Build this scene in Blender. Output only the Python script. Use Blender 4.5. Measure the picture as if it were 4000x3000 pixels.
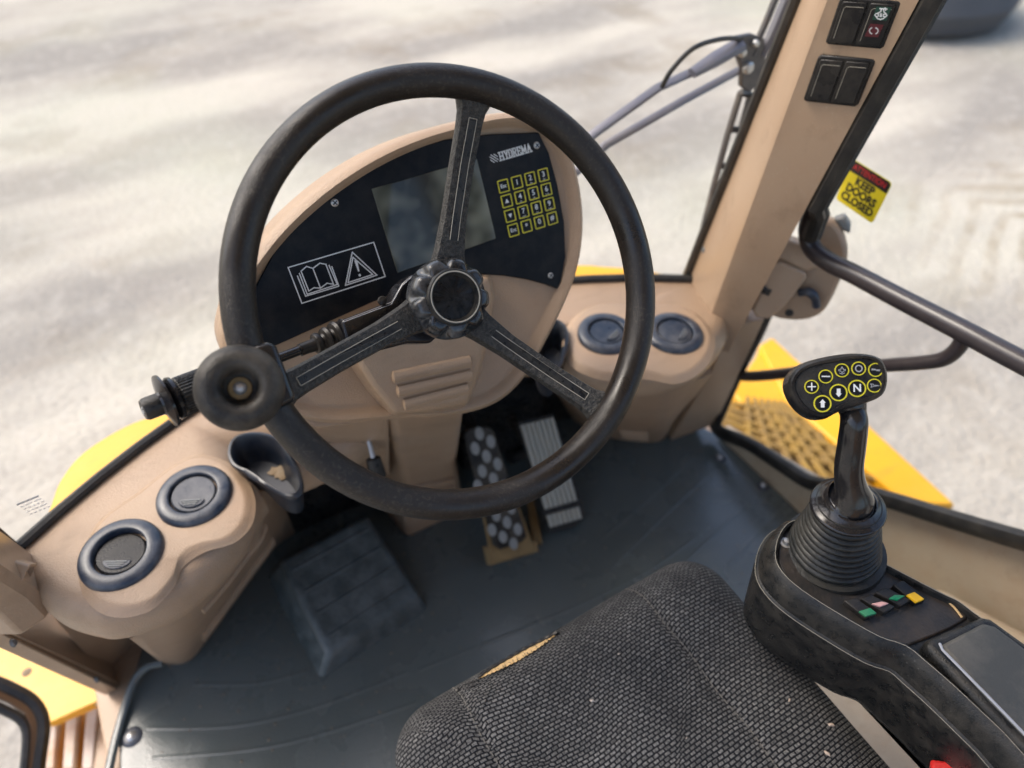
import bpy, bmesh, math, random
from mathutils import Vector, Matrix, noise
R = math.radians
random.seed(7)
for o in list(bpy.data.objects): bpy.data.objects.remove(o)
SC = bpy.context.scene
COL = SC.collection

# ------------------------------------------------------------------ camera, world, sun, exposure
YAW, PITCH, ROLL = R(30.5), R(45.0), R(0.0)
CAM = Vector((0, 0, 1.25))                      # cab floor is z = 0, ground z = GZ
FPX, CX, CY = 1544.5, 1106.0, 829.5             # focal length and centre, for a picture 2212 px wide
GZ = -1.25
cF = Vector((math.sin(YAW)*math.cos(PITCH), math.cos(YAW)*math.cos(PITCH), -math.sin(PITCH)))
cR0 = Vector((math.cos(YAW), -math.sin(YAW), 0)); cU0 = cR0.cross(cF)
cR = cR0*math.cos(ROLL) - cU0*math.sin(ROLL); cU = cR0*math.sin(ROLL) + cU0*math.cos(ROLL)
cam_d = bpy.data.cameras.new('camera'); cam = bpy.data.objects.new('camera', cam_d); COL.objects.link(cam)
cam.matrix_world = Matrix((( cR.x, cU.x, -cF.x, CAM.x), (cR.y, cU.y, -cF.y, CAM.y), (cR.z, cU.z, -cF.z, CAM.z), (0,0,0,1)))
cam_d.sensor_width = 36; cam_d.lens = FPX/2212*36; cam_d.clip_start = .02; cam_d.clip_end = 2000
cam_d.dof.use_dof = True; cam_d.dof.focus_distance = .70; cam_d.dof.aperture_fstop = 3.0
SC.camera = cam
wld = bpy.data.worlds.new('World'); SC.world = wld; wld.use_nodes = True
nt = wld.node_tree; bg = nt.nodes['Background']; sky = nt.nodes.new('ShaderNodeTexSky')
sky.sky_type = 'NISHITA'; sky.sun_disc = False
SUN_EL, SUN_AZ = R(52), R(-40)                  # azimuth from +Y towards +X
sky.sun_elevation = SUN_EL; sky.sun_rotation = SUN_AZ
sky.air_density = 1.0; sky.dust_density = 4.0; sky.ozone_density = 1.0
bg.inputs['Strength'].default_value = 0.148
nt.links.new(sky.outputs[0], bg.inputs[0])
sd = bpy.data.lights.new('sun', 'SUN'); sd.energy = 0.7; sd.angle = R(20); sd.color = (1, .95, .88)
so = bpy.data.objects.new('sun', sd); COL.objects.link(so)
sv = Vector((math.sin(SUN_AZ)*math.cos(SUN_EL), math.cos(SUN_AZ)*math.cos(SUN_EL), math.sin(SUN_EL)))
so.rotation_euler = sv.to_track_quat('Z', 'Y').to_euler(); so.location = sv*20
SC.view_settings.view_transform = 'Standard'; SC.view_settings.look = 'None'
SC.view_settings.gamma = 1.0; SC.view_settings.exposure = 1.36
SC.render.engine = 'CYCLES'
SC.cycles.use_denoising = True
SC.cycles.max_bounces = 8; SC.cycles.diffuse_bounces = 4; SC.cycles.glossy_bounces = 3; SC.cycles.transparent_max_bounces = 12
SC.cycles.sample_clamp_indirect = 6

# ------------------------------------------------------------------ pixel -> ray helpers (pixels of the 2212 px wide photograph)
def ray(x, y): return cR*((x-CX)/FPX) - cU*((y-CY)/FPX) + cF
def pz(x, y, z): v = ray(x, y); return CAM + v*((z-CAM.z)/v.z)
def pX(x, y, X0): v = ray(x, y); return CAM + v*((X0-CAM.x)/v.x)
def pY(x, y, Y0): v = ray(x, y); return CAM + v*((Y0-CAM.y)/v.y)
def pd(x, y, t): return CAM + ray(x, y)*t
class Plane:
    def __init__(s, o, n, ex):
        s.n = Vector(n).normalized(); s.o = Vector(o)
        s.ex = (Vector(ex) - s.n*Vector(ex).dot(s.n)).normalized(); s.ey = s.n.cross(s.ex)
        s.M = Matrix(((s.ex.x, s.ey.x, s.n.x, s.o.x), (s.ex.y, s.ey.y, s.n.y, s.o.y), (s.ex.z, s.ey.z, s.n.z, s.o.z), (0,0,0,1)))
    def l(s, x, y, c=0.0):
        v = ray(x, y); t = (s.o + s.n*c - CAM).dot(s.n)/v.dot(s.n); p = CAM + v*t - s.o
        return (p.dot(s.ex), p.dot(s.ey))
    def poly(s, pts, c=0.0): return [s.l(x, y, c) for x, y in pts]
    def w(s, a, b, c=0.0): return s.o + s.ex*a + s.ey*b + s.n*c
    def p(s, x, y, c=0.0): a, b = s.l(x, y, c); return s.w(a, b, c)

# ------------------------------------------------------------------ materials
MATS = {}
def mat(name, col, rough=.5, metal=0.0, bump=0.0, bscale=200, dust=0.0, dcol=(.42,.36,.28), dscale=9, var=0.0, spec=.5, coat=0.0, detail=4, rvar=0.0, ddet=8, smear=0.0, scol=(.17,.11,.065), grit=0.0, gcol=(.45,.40,.33)):
    if name in MATS: return MATS[name]
    m = bpy.data.materials.new(name); m.use_nodes = True; N = m.node_tree.nodes; L = m.node_tree.links
    b = N['Principled BSDF']; b.inputs['Roughness'].default_value = rough; b.inputs['Metallic'].default_value = metal
    b.inputs['Specular IOR Level'].default_value = spec; b.inputs['Coat Weight'].default_value = coat
    tc = N.new('ShaderNodeTexCoord'); geo = tc.outputs['Object']
    c = None
    rgb = N.new('ShaderNodeRGB'); rgb.outputs[0].default_value = (*col, 1); c = rgb.outputs[0]
    if var:
        n1 = N.new('ShaderNodeTexNoise'); n1.inputs['Scale'].default_value = dscale*.6; n1.inputs['Detail'].default_value = 3
        L.new(geo, n1.inputs['Vector'])
        h = N.new('ShaderNodeHueSaturation'); mr = N.new('ShaderNodeMapRange')
        mr.inputs['From Min'].default_value = .3; mr.inputs['From Max'].default_value = .7
        mr.inputs['To Min'].default_value = 1-var; mr.inputs['To Max'].default_value = 1+var
        L.new(n1.outputs['Fac'], mr.inputs['Value']); L.new(mr.outputs[0], h.inputs['Value']); L.new(c, h.inputs['Color']); c = h.outputs[0]
    if dust:  # noise blotches: dust, and the painted reflections of the display
        n2 = N.new('ShaderNodeTexNoise'); n2.inputs['Scale'].default_value = dscale; n2.inputs['Detail'].default_value = ddet; n2.inputs['Roughness'].default_value = .7
        L.new(geo, n2.inputs['Vector'])
        r2 = N.new('ShaderNodeMapRange'); r2.inputs['From Min'].default_value = .42; r2.inputs['From Max'].default_value = .78
        r2.inputs['To Max'].default_value = dust; L.new(n2.outputs['Fac'], r2.inputs['Value'])
        mx = N.new('ShaderNodeMixRGB'); mx.inputs[2].default_value = (*dcol, 1)
        L.new(r2.outputs[0], mx.inputs[0]); L.new(c, mx.inputs[1]); c = mx.outputs[0]
    if smear:                                   # rubbed-in dirt streaks
        mp = N.new('ShaderNodeMapping'); mp.inputs['Rotation'].default_value = (.3,.5,.7); mp.inputs['Scale'].default_value = (7,26,16); L.new(geo, mp.inputs['Vector'])
        n6 = N.new('ShaderNodeTexNoise'); n6.inputs['Scale'].default_value = 1; n6.inputs['Detail'].default_value = 9; n6.inputs['Roughness'].default_value = .72; L.new(mp.outputs[0], n6.inputs['Vector'])
        r6 = N.new('ShaderNodeMapRange'); r6.inputs['From Min'].default_value = .53; r6.inputs['From Max'].default_value = .76; r6.inputs['To Max'].default_value = smear; L.new(n6.outputs['Fac'], r6.inputs['Value'])
        m6 = N.new('ShaderNodeMixRGB'); m6.inputs[2].default_value = (*scol, 1); L.new(r6.outputs[0], m6.inputs[0]); L.new(c, m6.inputs[1]); c = m6.outputs[0]
    if grit:                                    # loose specks
        n7 = N.new('ShaderNodeTexVoronoi'); n7.inputs['Scale'].default_value = 170; L.new(geo, n7.inputs['Vector'])
        r7 = N.new('ShaderNodeMapRange'); r7.inputs['From Min'].default_value = .16; r7.inputs['From Max'].default_value = .06; r7.inputs['To Max'].default_value = grit; L.new(n7.outputs['Distance'], r7.inputs['Value'])
        n8 = N.new('ShaderNodeTexNoise'); n8.inputs['Scale'].default_value = 12; n8.inputs['Detail'].default_value = 4; L.new(geo, n8.inputs['Vector'])
        r8 = N.new('ShaderNodeMapRange'); r8.inputs['From Min'].default_value = .5; r8.inputs['From Max'].default_value = .62; L.new(n8.outputs['Fac'], r8.inputs['Value'])
        m8 = N.new('ShaderNodeMath'); m8.operation = 'MULTIPLY'; L.new(r7.outputs[0], m8.inputs[0]); L.new(r8.outputs[0], m8.inputs[1])
        m9 = N.new('ShaderNodeMixRGB'); m9.inputs[2].default_value = (*gcol, 1); L.new(m8.outputs[0], m9.inputs[0]); L.new(c, m9.inputs[1]); c = m9.outputs[0]
    L.new(c, b.inputs['Base Color'])
    if rvar:
        n4 = N.new('ShaderNodeTexNoise'); n4.inputs['Scale'].default_value = dscale*2; n4.inputs['Detail'].default_value = 6; L.new(geo, n4.inputs['Vector'])
        r4 = N.new('ShaderNodeMapRange'); r4.inputs['From Min'].default_value = .3; r4.inputs['From Max'].default_value = .7
        r4.inputs['To Min'].default_value = rough-rvar; r4.inputs['To Max'].default_value = rough+rvar
        L.new(n4.outputs['Fac'], r4.inputs['Value']); L.new(r4.outputs[0], b.inputs['Roughness'])
    if bump:
        n3 = N.new('ShaderNodeTexNoise'); n3.inputs['Scale'].default_value = bscale; n3.inputs['Detail'].default_value = detail
        L.new(geo, n3.inputs['Vector'])
        bp = N.new('ShaderNodeBump'); bp.inputs['Strength'].default_value = bump; bp.inputs['Distance'].default_value = .002
        L.new(n3.outputs['Fac'], bp.inputs['Height']); L.new(bp.outputs[0], b.inputs['Normal'])
    m['nodes_done'] = 1
    MATS[name] = m; return m
TAN  = mat('tan_plastic', (.350,.236,.150), .42, bump=.45, bscale=620, dust=.35, dcol=(.43,.335,.235), dscale=6, var=.08, rvar=.08, smear=.45, grit=.5, gcol=(.24,.16,.09), detail=2)
TANM = mat('tan_painted_metal', (.362,.248,.160), .40, bump=.15, bscale=400, dust=.3, dcol=(.45,.355,.255), dscale=7, var=.08, rvar=.08, smear=.4, grit=.6, gcol=(.50,.42,.32))
TANW = mat('tan_side_wall', (.42,.345,.25), .6, smear=.3, bump=.2, bscale=600, dust=.4, dcol=(.36,.22,.12), dscale=14, var=.05)
BLK  = mat('black_plastic', (.008,.008,.009), .30, spec=.28, bump=.18, bscale=700, dust=.12, dscale=18, rvar=.08)
BLKD = mat('dusty_black_plastic', (.010,.0105,.011), .32, bump=.35, bscale=800, dust=.10, dscale=45, rvar=.12, spec=.32, grit=.35, gcol=(.2,.19,.17))
GLOS = mat('glossy_black_plastic', (.008,.008,.010), .17, dust=.05, dscale=30)
RUB  = mat('black_rubber', (.012,.011,.0105), .5, spec=.3, bump=.2, bscale=300, dust=.25, dscale=20)
BELL = mat('dusty_bellows_rubber', (.010,.011,.0115), .36, spec=.35, bump=.3, bscale=250, dust=.25, dscale=22, dcol=(.22,.20,.16))
PANEL= mat('instrument_panel_film', (.0055,.007,.010), .42, bump=.05, bscale=1500, dust=.05, dscale=25, spec=.15)
SCRN = mat('display_glass', (.030,.032,.026), .10, dust=1.0, dscale=16, dcol=(.24,.245,.19), spec=.35, ddet=2)  # olive patches paint soft reflections onto the blank screen
WHT  = mat('white_print', (.72,.74,.74), .5)
YEL  = mat('yellow_print', (.62,.56,.03), .5)
VENT = mat('blue_black_vent_plastic', (.015,.023,.040), .34, bump=.1, bscale=500, dust=.42, dscale=24, dcol=(.26,.25,.24), rvar=.08)
MAT_ = mat('rubber_floor_mat', (.080,.095,.091), .27, bump=.16, bscale=260, dust=.45, dscale=4, dcol=(.105,.12,.12), rvar=.13, smear=.35, scol=(.10,.095,.08), grit=.6, gcol=(.26,.24,.20), spec=.8)
STEEL= mat('worn_steel', (.50,.49,.47), .38, metal=.8, dust=.2, dscale=40)
PEDM = mat('worn_grey_pedal_metal', (.44,.43,.37), .5, metal=.2, bump=.2, bscale=300, dust=.3, dscale=20)
HUBM = mat('dusty_hub_plastic', (.010,.011,.013), .18, dust=.35, dscale=40, dcol=(.34,.34,.34))
SPKM = mat('grained_spoke_plastic', (.016,.015,.0135), .45, bump=1.0, bscale=520, dust=.5, dscale=260, dcol=(.18,.165,.14), detail=2, spec=.4)
TRAYM= mat('dark_tray_plastic', (.010,.014,.022), .36, dust=.25, dscale=30, dcol=(.14,.12,.10))
FOOT = mat('scuffed_foot_rest_rubber', (.045,.056,.057), .4, bump=.6, bscale=240, dust=.9, dscale=26, dcol=(.13,.145,.145), rvar=.1)
GREYM= mat('grey_metal', (.20,.21,.21), .5, metal=.3, bump=.2, bscale=300, dust=.3, dscale=20)
YPNT = mat('yellow_paint', (.76,.375,.008), .40, dust=.25, dscale=6, dcol=(.62,.42,.14), var=.08, smear=.3, grit=.5, gcol=(.3,.2,.08))
YOLD = mat('dirty_yellow_paint', (.30,.18,.035), .8, bump=.3, bscale=80, dust=1.0, dscale=9, dcol=(.12,.08,.05), var=.15)
ORNG = mat('orange_step_paint', (.52,.21,.02), .5, dust=.4, dscale=12, dcol=(.22,.10,.04))
WORN = mat('worn_white_tread', (.55,.47,.40), .55, dust=.95, dscale=14, dcol=(.42,.20,.06))
PURP = mat('brown_black_painted_tube', (.030,.024,.026), .30, dust=.12, dscale=25, dcol=(.25,.22,.2))
WIPD = mat('dark_bracket_paint', (.055,.050,.052), .40, metal=.2, dust=.25, dscale=20)
WIPE = mat('wiper_grey_paint', (.15,.147,.17), .32, metal=.35, dust=.2, dscale=20)
SEAL = mat('black_seal_rubber', (.006,.006,.006), .45, bump=.2, bscale=400, dust=.08, dscale=30)
FOAM = mat('yellow_seat_foam', (.62,.42,.20), .9, bump=.8, bscale=400)
RUST = mat('rusty_pedal_plate', (.26,.17,.07), .7, bump=.5, bscale=150, dust=.6, dscale=30, dcol=(.09,.05,.025))
THRD = mat('grey_stitch_thread', (.13,.12,.105), .8)
RED  = mat('red_buckle_plastic', (.55,.02,.018), .4)
GRN  = mat('green_switch_lens', (.0,.19,.075), .45, dust=.2, dscale=60)
PINK = mat('pink_switch_lens', (.66,.36,.33), .5, dust=.15, dscale=60)
AMB  = mat('amber_switch_lens', (.75,.42,.0), .45, dust=.1, dscale=60)
DKG  = mat('dark_green_icon_field', (.002,.045,.028), .4)
DKR  = mat('dark_red_icon_field', (.075,.004,.010), .4)
SYEL = mat('sticker_yellow', (.66,.54,.015), .4)
SBLK = mat('sticker_black', (.012,.012,.012), .4)
SRED = mat('sticker_red', (.62,.02,.03), .4)
DIRT = mat('dry_soil', (.19,.135,.08), .95, bump=.6, bscale=200, dust=.4, dscale=40)
GREY = mat('faded_grey_print_and_edges', (.34,.35,.38), .6)
TYRE = mat('tyre_rubber', (.055,.060,.068), .75, bump=.4, bscale=30, dust=.3, dscale=3, dcol=(.12,.12,.12))
LINE = mat('worn_and_highlit_edge', (.36,.33,.27), .6)  # worn edge lines, and the painted highlights along the armrest

def rim_material():
    m = bpy.data.materials.new('wheel_grip_leatherette'); m.use_nodes = True; N = m.node_tree.nodes; L = m.node_tree.links
    b = N['Principled BSDF']; b.inputs['Specular IOR Level'].default_value = .42; tc = N.new('ShaderNodeTexCoord')
    v = N.new('ShaderNodeTexVoronoi'); v.feature = 'DISTANCE_TO_EDGE'; v.inputs['Scale'].default_value = 640
    L.new(tc.outputs['Object'], v.inputs['Vector'])
    n = N.new('ShaderNodeTexNoise'); n.inputs['Scale'].default_value = 14; n.inputs['Detail'].default_value = 5; L.new(tc.outputs['Object'], n.inputs['Vector'])
    mr = N.new('ShaderNodeMapRange'); mr.inputs['From Min'].default_value = .30; mr.inputs['From Max'].default_value = .60
    L.new(n.outputs['Fac'], mr.inputs['Value'])
    bp = N.new('ShaderNodeBump'); bp.inputs['Distance'].default_value = .0012
    mu = N.new('ShaderNodeMath'); mu.operation = 'MULTIPLY'; mu.inputs[1].default_value = .30; L.new(mr.outputs[0], mu.inputs[0]); L.new(mu.outputs[0], bp.inputs['Strength'])
    vm = N.new('ShaderNodeMapRange'); vm.inputs['From Max'].default_value = .25; L.new(v.outputs['Distance'], vm.inputs['Value']); L.new(vm.outputs[0], bp.inputs['Height'])
    L.new(bp.outputs[0], b.inputs['Normal'])
    mx = N.new('ShaderNodeMixRGB'); mx.inputs[1].default_value = (.014,.011,.009,1); mx.inputs[2].default_value = (.080,.066,.050,1)
    n5 = N.new('ShaderNodeTexNoise'); n5.inputs['Scale'].default_value = 300; n5.inputs['Detail'].default_value = 3; L.new(tc.outputs['Object'], n5.inputs['Vector'])
    m5 = N.new('ShaderNodeMapRange'); m5.inputs['From Min'].default_value = .52; m5.inputs['From Max'].default_value = .75; m5.inputs['To Max'].default_value = .5
    L.new(n5.outputs['Fac'], m5.inputs['Value'])
    m6 = N.new('ShaderNodeMath'); m6.operation = 'MULTIPLY'; L.new(m5.outputs[0], m6.inputs[0]); L.new(mr.outputs[0], m6.inputs[1]); L.new(m6.outputs[0], mx.inputs[0])
    L.new(mx.outputs[0], b.inputs['Base Color'])
    r = N.new('ShaderNodeMapRange'); r.inputs['To Min'].default_value = .24; r.inputs['To Max'].default_value = .44; L.new(mr.outputs[0], r.inputs['Value']); L.new(r.outputs[0], b.inputs['Roughness'])
    return m
GRIP = rim_material()

def fabric_material():
    m = bpy.data.materials.new('woven_seat_fabric'); m.use_nodes = True; N = m.node_tree.nodes; L = m.node_tree.links
    b = N['Principled BSDF']; b.inputs['Roughness'].default_value = .9; b.inputs['Specular IOR Level'].default_value = .15
    uv = N.new('ShaderNodeUVMap'); uv.uv_map = 'UVMap'
    nz = N.new('ShaderNodeTexNoise'); nz.inputs['Scale'].default_value = 60; L.new(uv.outputs[0], nz.inputs['Vector'])
    ad = N.new('ShaderNodeVectorMath'); ad.operation = 'MULTIPLY_ADD'; ad.inputs[1].default_value = (.0016,.0016,0)
    L.new(nz.outputs['Color'], ad.inputs[0])
    nl = N.new('ShaderNodeTexNoise'); nl.inputs['Scale'].default_value = 9; nl.inputs['Detail'].default_value = 2; L.new(uv.outputs[0], nl.inputs['Vector'])
    al = N.new('ShaderNodeVectorMath'); al.operation = 'MULTIPLY_ADD'; al.inputs[1].default_value = (.012,.012,0); L.new(nl.outputs['Color'], al.inputs[0]); L.new(uv.outputs[0], al.inputs[2]); L.new(al.outputs[0], ad.inputs[2])
    br = N.new('ShaderNodeTexBrick'); br.inputs['Scale'].default_value = 1.0; br.offset = .5
    br.inputs['Brick Width'].default_value = .0074; br.inputs['Row Height'].default_value = .0044; br.inputs['Mortar Size'].default_value = .0010; br.inputs['Mortar Smooth'].default_value = .6
    br.inputs['Color1'].default_value = (1,1,1,1); br.inputs['Color2'].default_value = (.55,.55,.55,1); br.inputs['Mortar'].default_value = (0,0,0,1)
    L.new(ad.outputs[0], br.inputs['Vector'])
    n2 = N.new('ShaderNodeTexNoise'); n2.inputs['Scale'].default_value = 9; n2.inputs['Detail'].default_value = 6; L.new(uv.outputs[0], n2.inputs['Vector'])
    mr = N.new('ShaderNodeMapRange'); mr.inputs['From Min'].default_value = .3; mr.inputs['From Max'].default_value = .7; mr.inputs['To Min'].default_value = .45; mr.inputs['To Max'].default_value = 1.1; L.new(n2.outputs['Fac'], mr.inputs['Value'])
    sx = N.new('ShaderNodeSeparateXYZ'); L.new(ad.outputs[0], sx.inputs[0])
    m1 = N.new('ShaderNodeMath'); m1.operation = 'MULTIPLY'; m1.inputs[1].default_value = 2*math.pi/.00147; L.new(sx.outputs['Y'], m1.inputs[0])
    m2 = N.new('ShaderNodeMath'); m2.operation = 'SINE'; L.new(m1.outputs[0], m2.inputs[0])
    m3 = N.new('ShaderNodeMapRange'); m3.inputs['From Min'].default_value = -1; m3.inputs['To Min'].default_value = .45; L.new(m2.outputs[0], m3.inputs['Value'])
    nf = N.new('ShaderNodeTexNoise'); nf.inputs['Scale'].default_value = 420; nf.inputs['Detail'].default_value = 2; L.new(uv.outputs[0], nf.inputs['Vector'])
    m4 = N.new('ShaderNodeMapRange'); m4.inputs['From Min'].default_value = .3; m4.inputs['From Max'].default_value = .7; m4.inputs['To Min'].default_value = .35; m4.inputs['To Max'].default_value = 1.25; L.new(nf.outputs['Fac'], m4.inputs['Value'])
    m5 = N.new('ShaderNodeMath'); m5.operation = 'MULTIPLY'; L.new(m3.outputs[0], m5.inputs[0]); L.new(m4.outputs[0], m5.inputs[1])
    mb = N.new('ShaderNodeMixRGB'); mb.blend_type = 'MULTIPLY'; mb.inputs[0].default_value = 1; L.new(br.outputs['Color'], mb.inputs[1]); L.new(m5.outputs[0], mb.inputs[2])
    mu = N.new('ShaderNodeMixRGB'); mu.blend_type = 'MULTIPLY'; mu.inputs[0].default_value = 1; L.new(mb.outputs[0], mu.inputs[1]); L.new(mr.outputs[0], mu.inputs[2])
    mx = N.new('ShaderNodeMixRGB'); mx.inputs[1].default_value = (.009,.0098,.012,1); mx.inputs[2].default_value = (.29,.28,.265,1)
    L.new(mu.outputs[0], mx.inputs[0]); L.new(mx.outputs[0], b.inputs['Base Color'])
    bp = N.new('ShaderNodeBump'); bp.inputs['Strength'].default_value = .9; bp.inputs['Distance'].default_value = .0014
    L.new(br.outputs['Color'], bp.inputs['Height']); L.new(bp.outputs[0], b.inputs['Normal'])
    return m
FABR = fabric_material()

def glass_material(name, tint=(1,1,1), fac=.05):
    m = bpy.data.materials.new(name); m.use_nodes = True; N = m.node_tree.nodes; L = m.node_tree.links
    for n in list(N): N.remove(n)
    out = N.new('ShaderNodeOutputMaterial'); t = N.new('ShaderNodeBsdfTransparent'); t.inputs[0].default_value = (*tint, 1)
    g = N.new('ShaderNodeBsdfGlossy'); g.inputs['Roughness'].default_value = .03
    lw = N.new('ShaderNodeLayerWeight'); lw.inputs['Blend'].default_value = .5
    pw = N.new('ShaderNodeMath'); pw.operation = 'POWER'; pw.inputs[1].default_value = 4.5; L.new(lw.outputs['Facing'], pw.inputs[0])
    ma = N.new('ShaderNodeMath'); ma.operation = 'MULTIPLY_ADD'; ma.inputs[1].default_value = .55; ma.inputs[2].default_value = .035; L.new(pw.outputs[0], ma.inputs[0])
    mx = N.new('ShaderNodeMixShader'); L.new(ma.outputs[0], mx.inputs[0]); L.new(t.outputs[0], mx.inputs[1]); L.new(g.outputs[0], mx.inputs[2]); L.new(mx.outputs[0], out.inputs[0])
    return m
GLASS = glass_material('clear_cab_glass', (.96,.97,.96))

def ground_material():
    m = bpy.data.materials.new('pale_gravel_ground'); m.use_nodes = True; N = m.node_tree.nodes; L = m.node_tree.links
    b = N['Principled BSDF']; b.inputs['Roughness'].default_value = .95; b.inputs['Specular IOR Level'].default_value = .1
    tc = N.new('ShaderNodeTexCoord'); P = tc.outputs['Object']
    def nse(sc, det=4, vec=P):
        n = N.new('ShaderNodeTexNoise'); n.inputs['Scale'].default_value = sc; n.inputs['Detail'].default_value = det; L.new(vec, n.inputs['Vector']); return n.outputs['Fac']
    def mrange(v, a, c, lo=0, hi=1):
        r = N.new('ShaderNodeMapRange'); r.inputs['From Min'].default_value = a; r.inputs['From Max'].default_value = c; r.inputs['To Min'].default_value = lo; r.inputs['To Max'].default_value = hi; L.new(v, r.inputs['Value']); return r.outputs[0]
    def mix(f, c1, c2):
        x = N.new('ShaderNodeMixRGB'); L.new(f, x.inputs[0])
        for i, c in ((1, c1), (2, c2)):
            if isinstance(c, tuple): x.inputs[i].default_value = (*c, 1)
            else: L.new(c, x.inputs[i])
        return x.outputs[0]
    mp = N.new('ShaderNodeMapping'); mp.inputs['Rotation'].default_value = (0,0,R(12)); mp.inputs['Scale'].default_value = (.55,1.6,1); L.new(P, mp.inputs['Vector'])
    c = mix(mrange(nse(.45, 5, mp.outputs[0]), .40, .56), (.485,.440,.365), (.275,.252,.22))      # damp and dry strips
    c = mix(mrange(nse(1.1, 5), .53, .70, 0, .7), c, (.24,.20,.15))                            # brown stains
    c = mix(mrange(nse(.28, 3), .46, .66, 0, .8), c, (.43,.42,.335))                             # greenish grey areas
    mp2 = N.new('ShaderNodeMapping'); mp2.inputs['Rotation'].default_value = (0,0,R(-28)); mp2.inputs['Scale'].default_value = (.16,1.5,1); L.new(P, mp2.inputs['Vector'])
    c = mix(mrange(nse(1.0, 4, mp2.outputs[0]), .55, .66, 0, .25), c, (.27,.24,.20))            # long wheel ruts
    c = mix(mrange(nse(9, 5), .52, .7, 0, .35), c, (.50,.46,.40))                                 # pale dusty crumbs
    c = mix(mrange(nse(38, 3), .5, .8, 0, .5), c, (.17,.15,.125))
    def mth(op, a, b_=None, v=None):
        m_ = N.new('ShaderNodeMath'); m_.operation = op; L.new(a, m_.inputs[0])
        if b_ is not None: L.new(b_, m_.inputs[1])
        elif v is not None: m_.inputs[1].default_value = v
        return m_.outputs[0]
    wob = N.new('ShaderNodeVectorMath'); wob.operation = 'MULTIPLY_ADD'; wob.inputs[1].default_value = (.14,.14,0)
    nw = N.new('ShaderNodeTexNoise'); nw.inputs['Scale'].default_value = 2.2; nw.inputs['Detail'].default_value = 4; L.new(P, nw.inputs['Vector']); L.new(nw.outputs['Color'], wob.inputs[0]); L.new(P, wob.inputs[2])
    sp_ = N.new('ShaderNodeSeparateXYZ'); L.new(wob.outputs[0], sp_.inputs[0])
    off = mth('ABSOLUTE', mth('SUBTRACT', sp_.outputs['X'], v=4.85))
    lane = mth('MULTIPLY', mrange(off, .95, .6), mrange(sp_.outputs['Y'], 2.6, 1.9))
    ph = mth('ADD', sp_.outputs['Y'], mth('MULTIPLY', off, v=.55))
    wv = mrange(mth('SINE', mth('MULTIPLY', ph, v=2*math.pi/.19)), -.1, .7)
    tr = mth('MULTIPLY', mth('MULTIPLY', lane, wv), mrange(nse(1.1, 4), .35, .6, .15, .85))
    c = mix(mth('MULTIPLY', mrange(nse(7, 5), .35, .65, .3, 1), tr), c, (.24,.19,.12))
    L.new(c, b.inputs['Base Color'])
    bp = N.new('ShaderNodeBump'); bp.inputs['Strength'].default_value = .6; bp.inputs['Distance'].default_value = .03
    L.new(nse(25, 6), bp.inputs['Height']); L.new(bp.outputs[0], b.inputs['Normal'])
    return m
GRND = ground_material()

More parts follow.
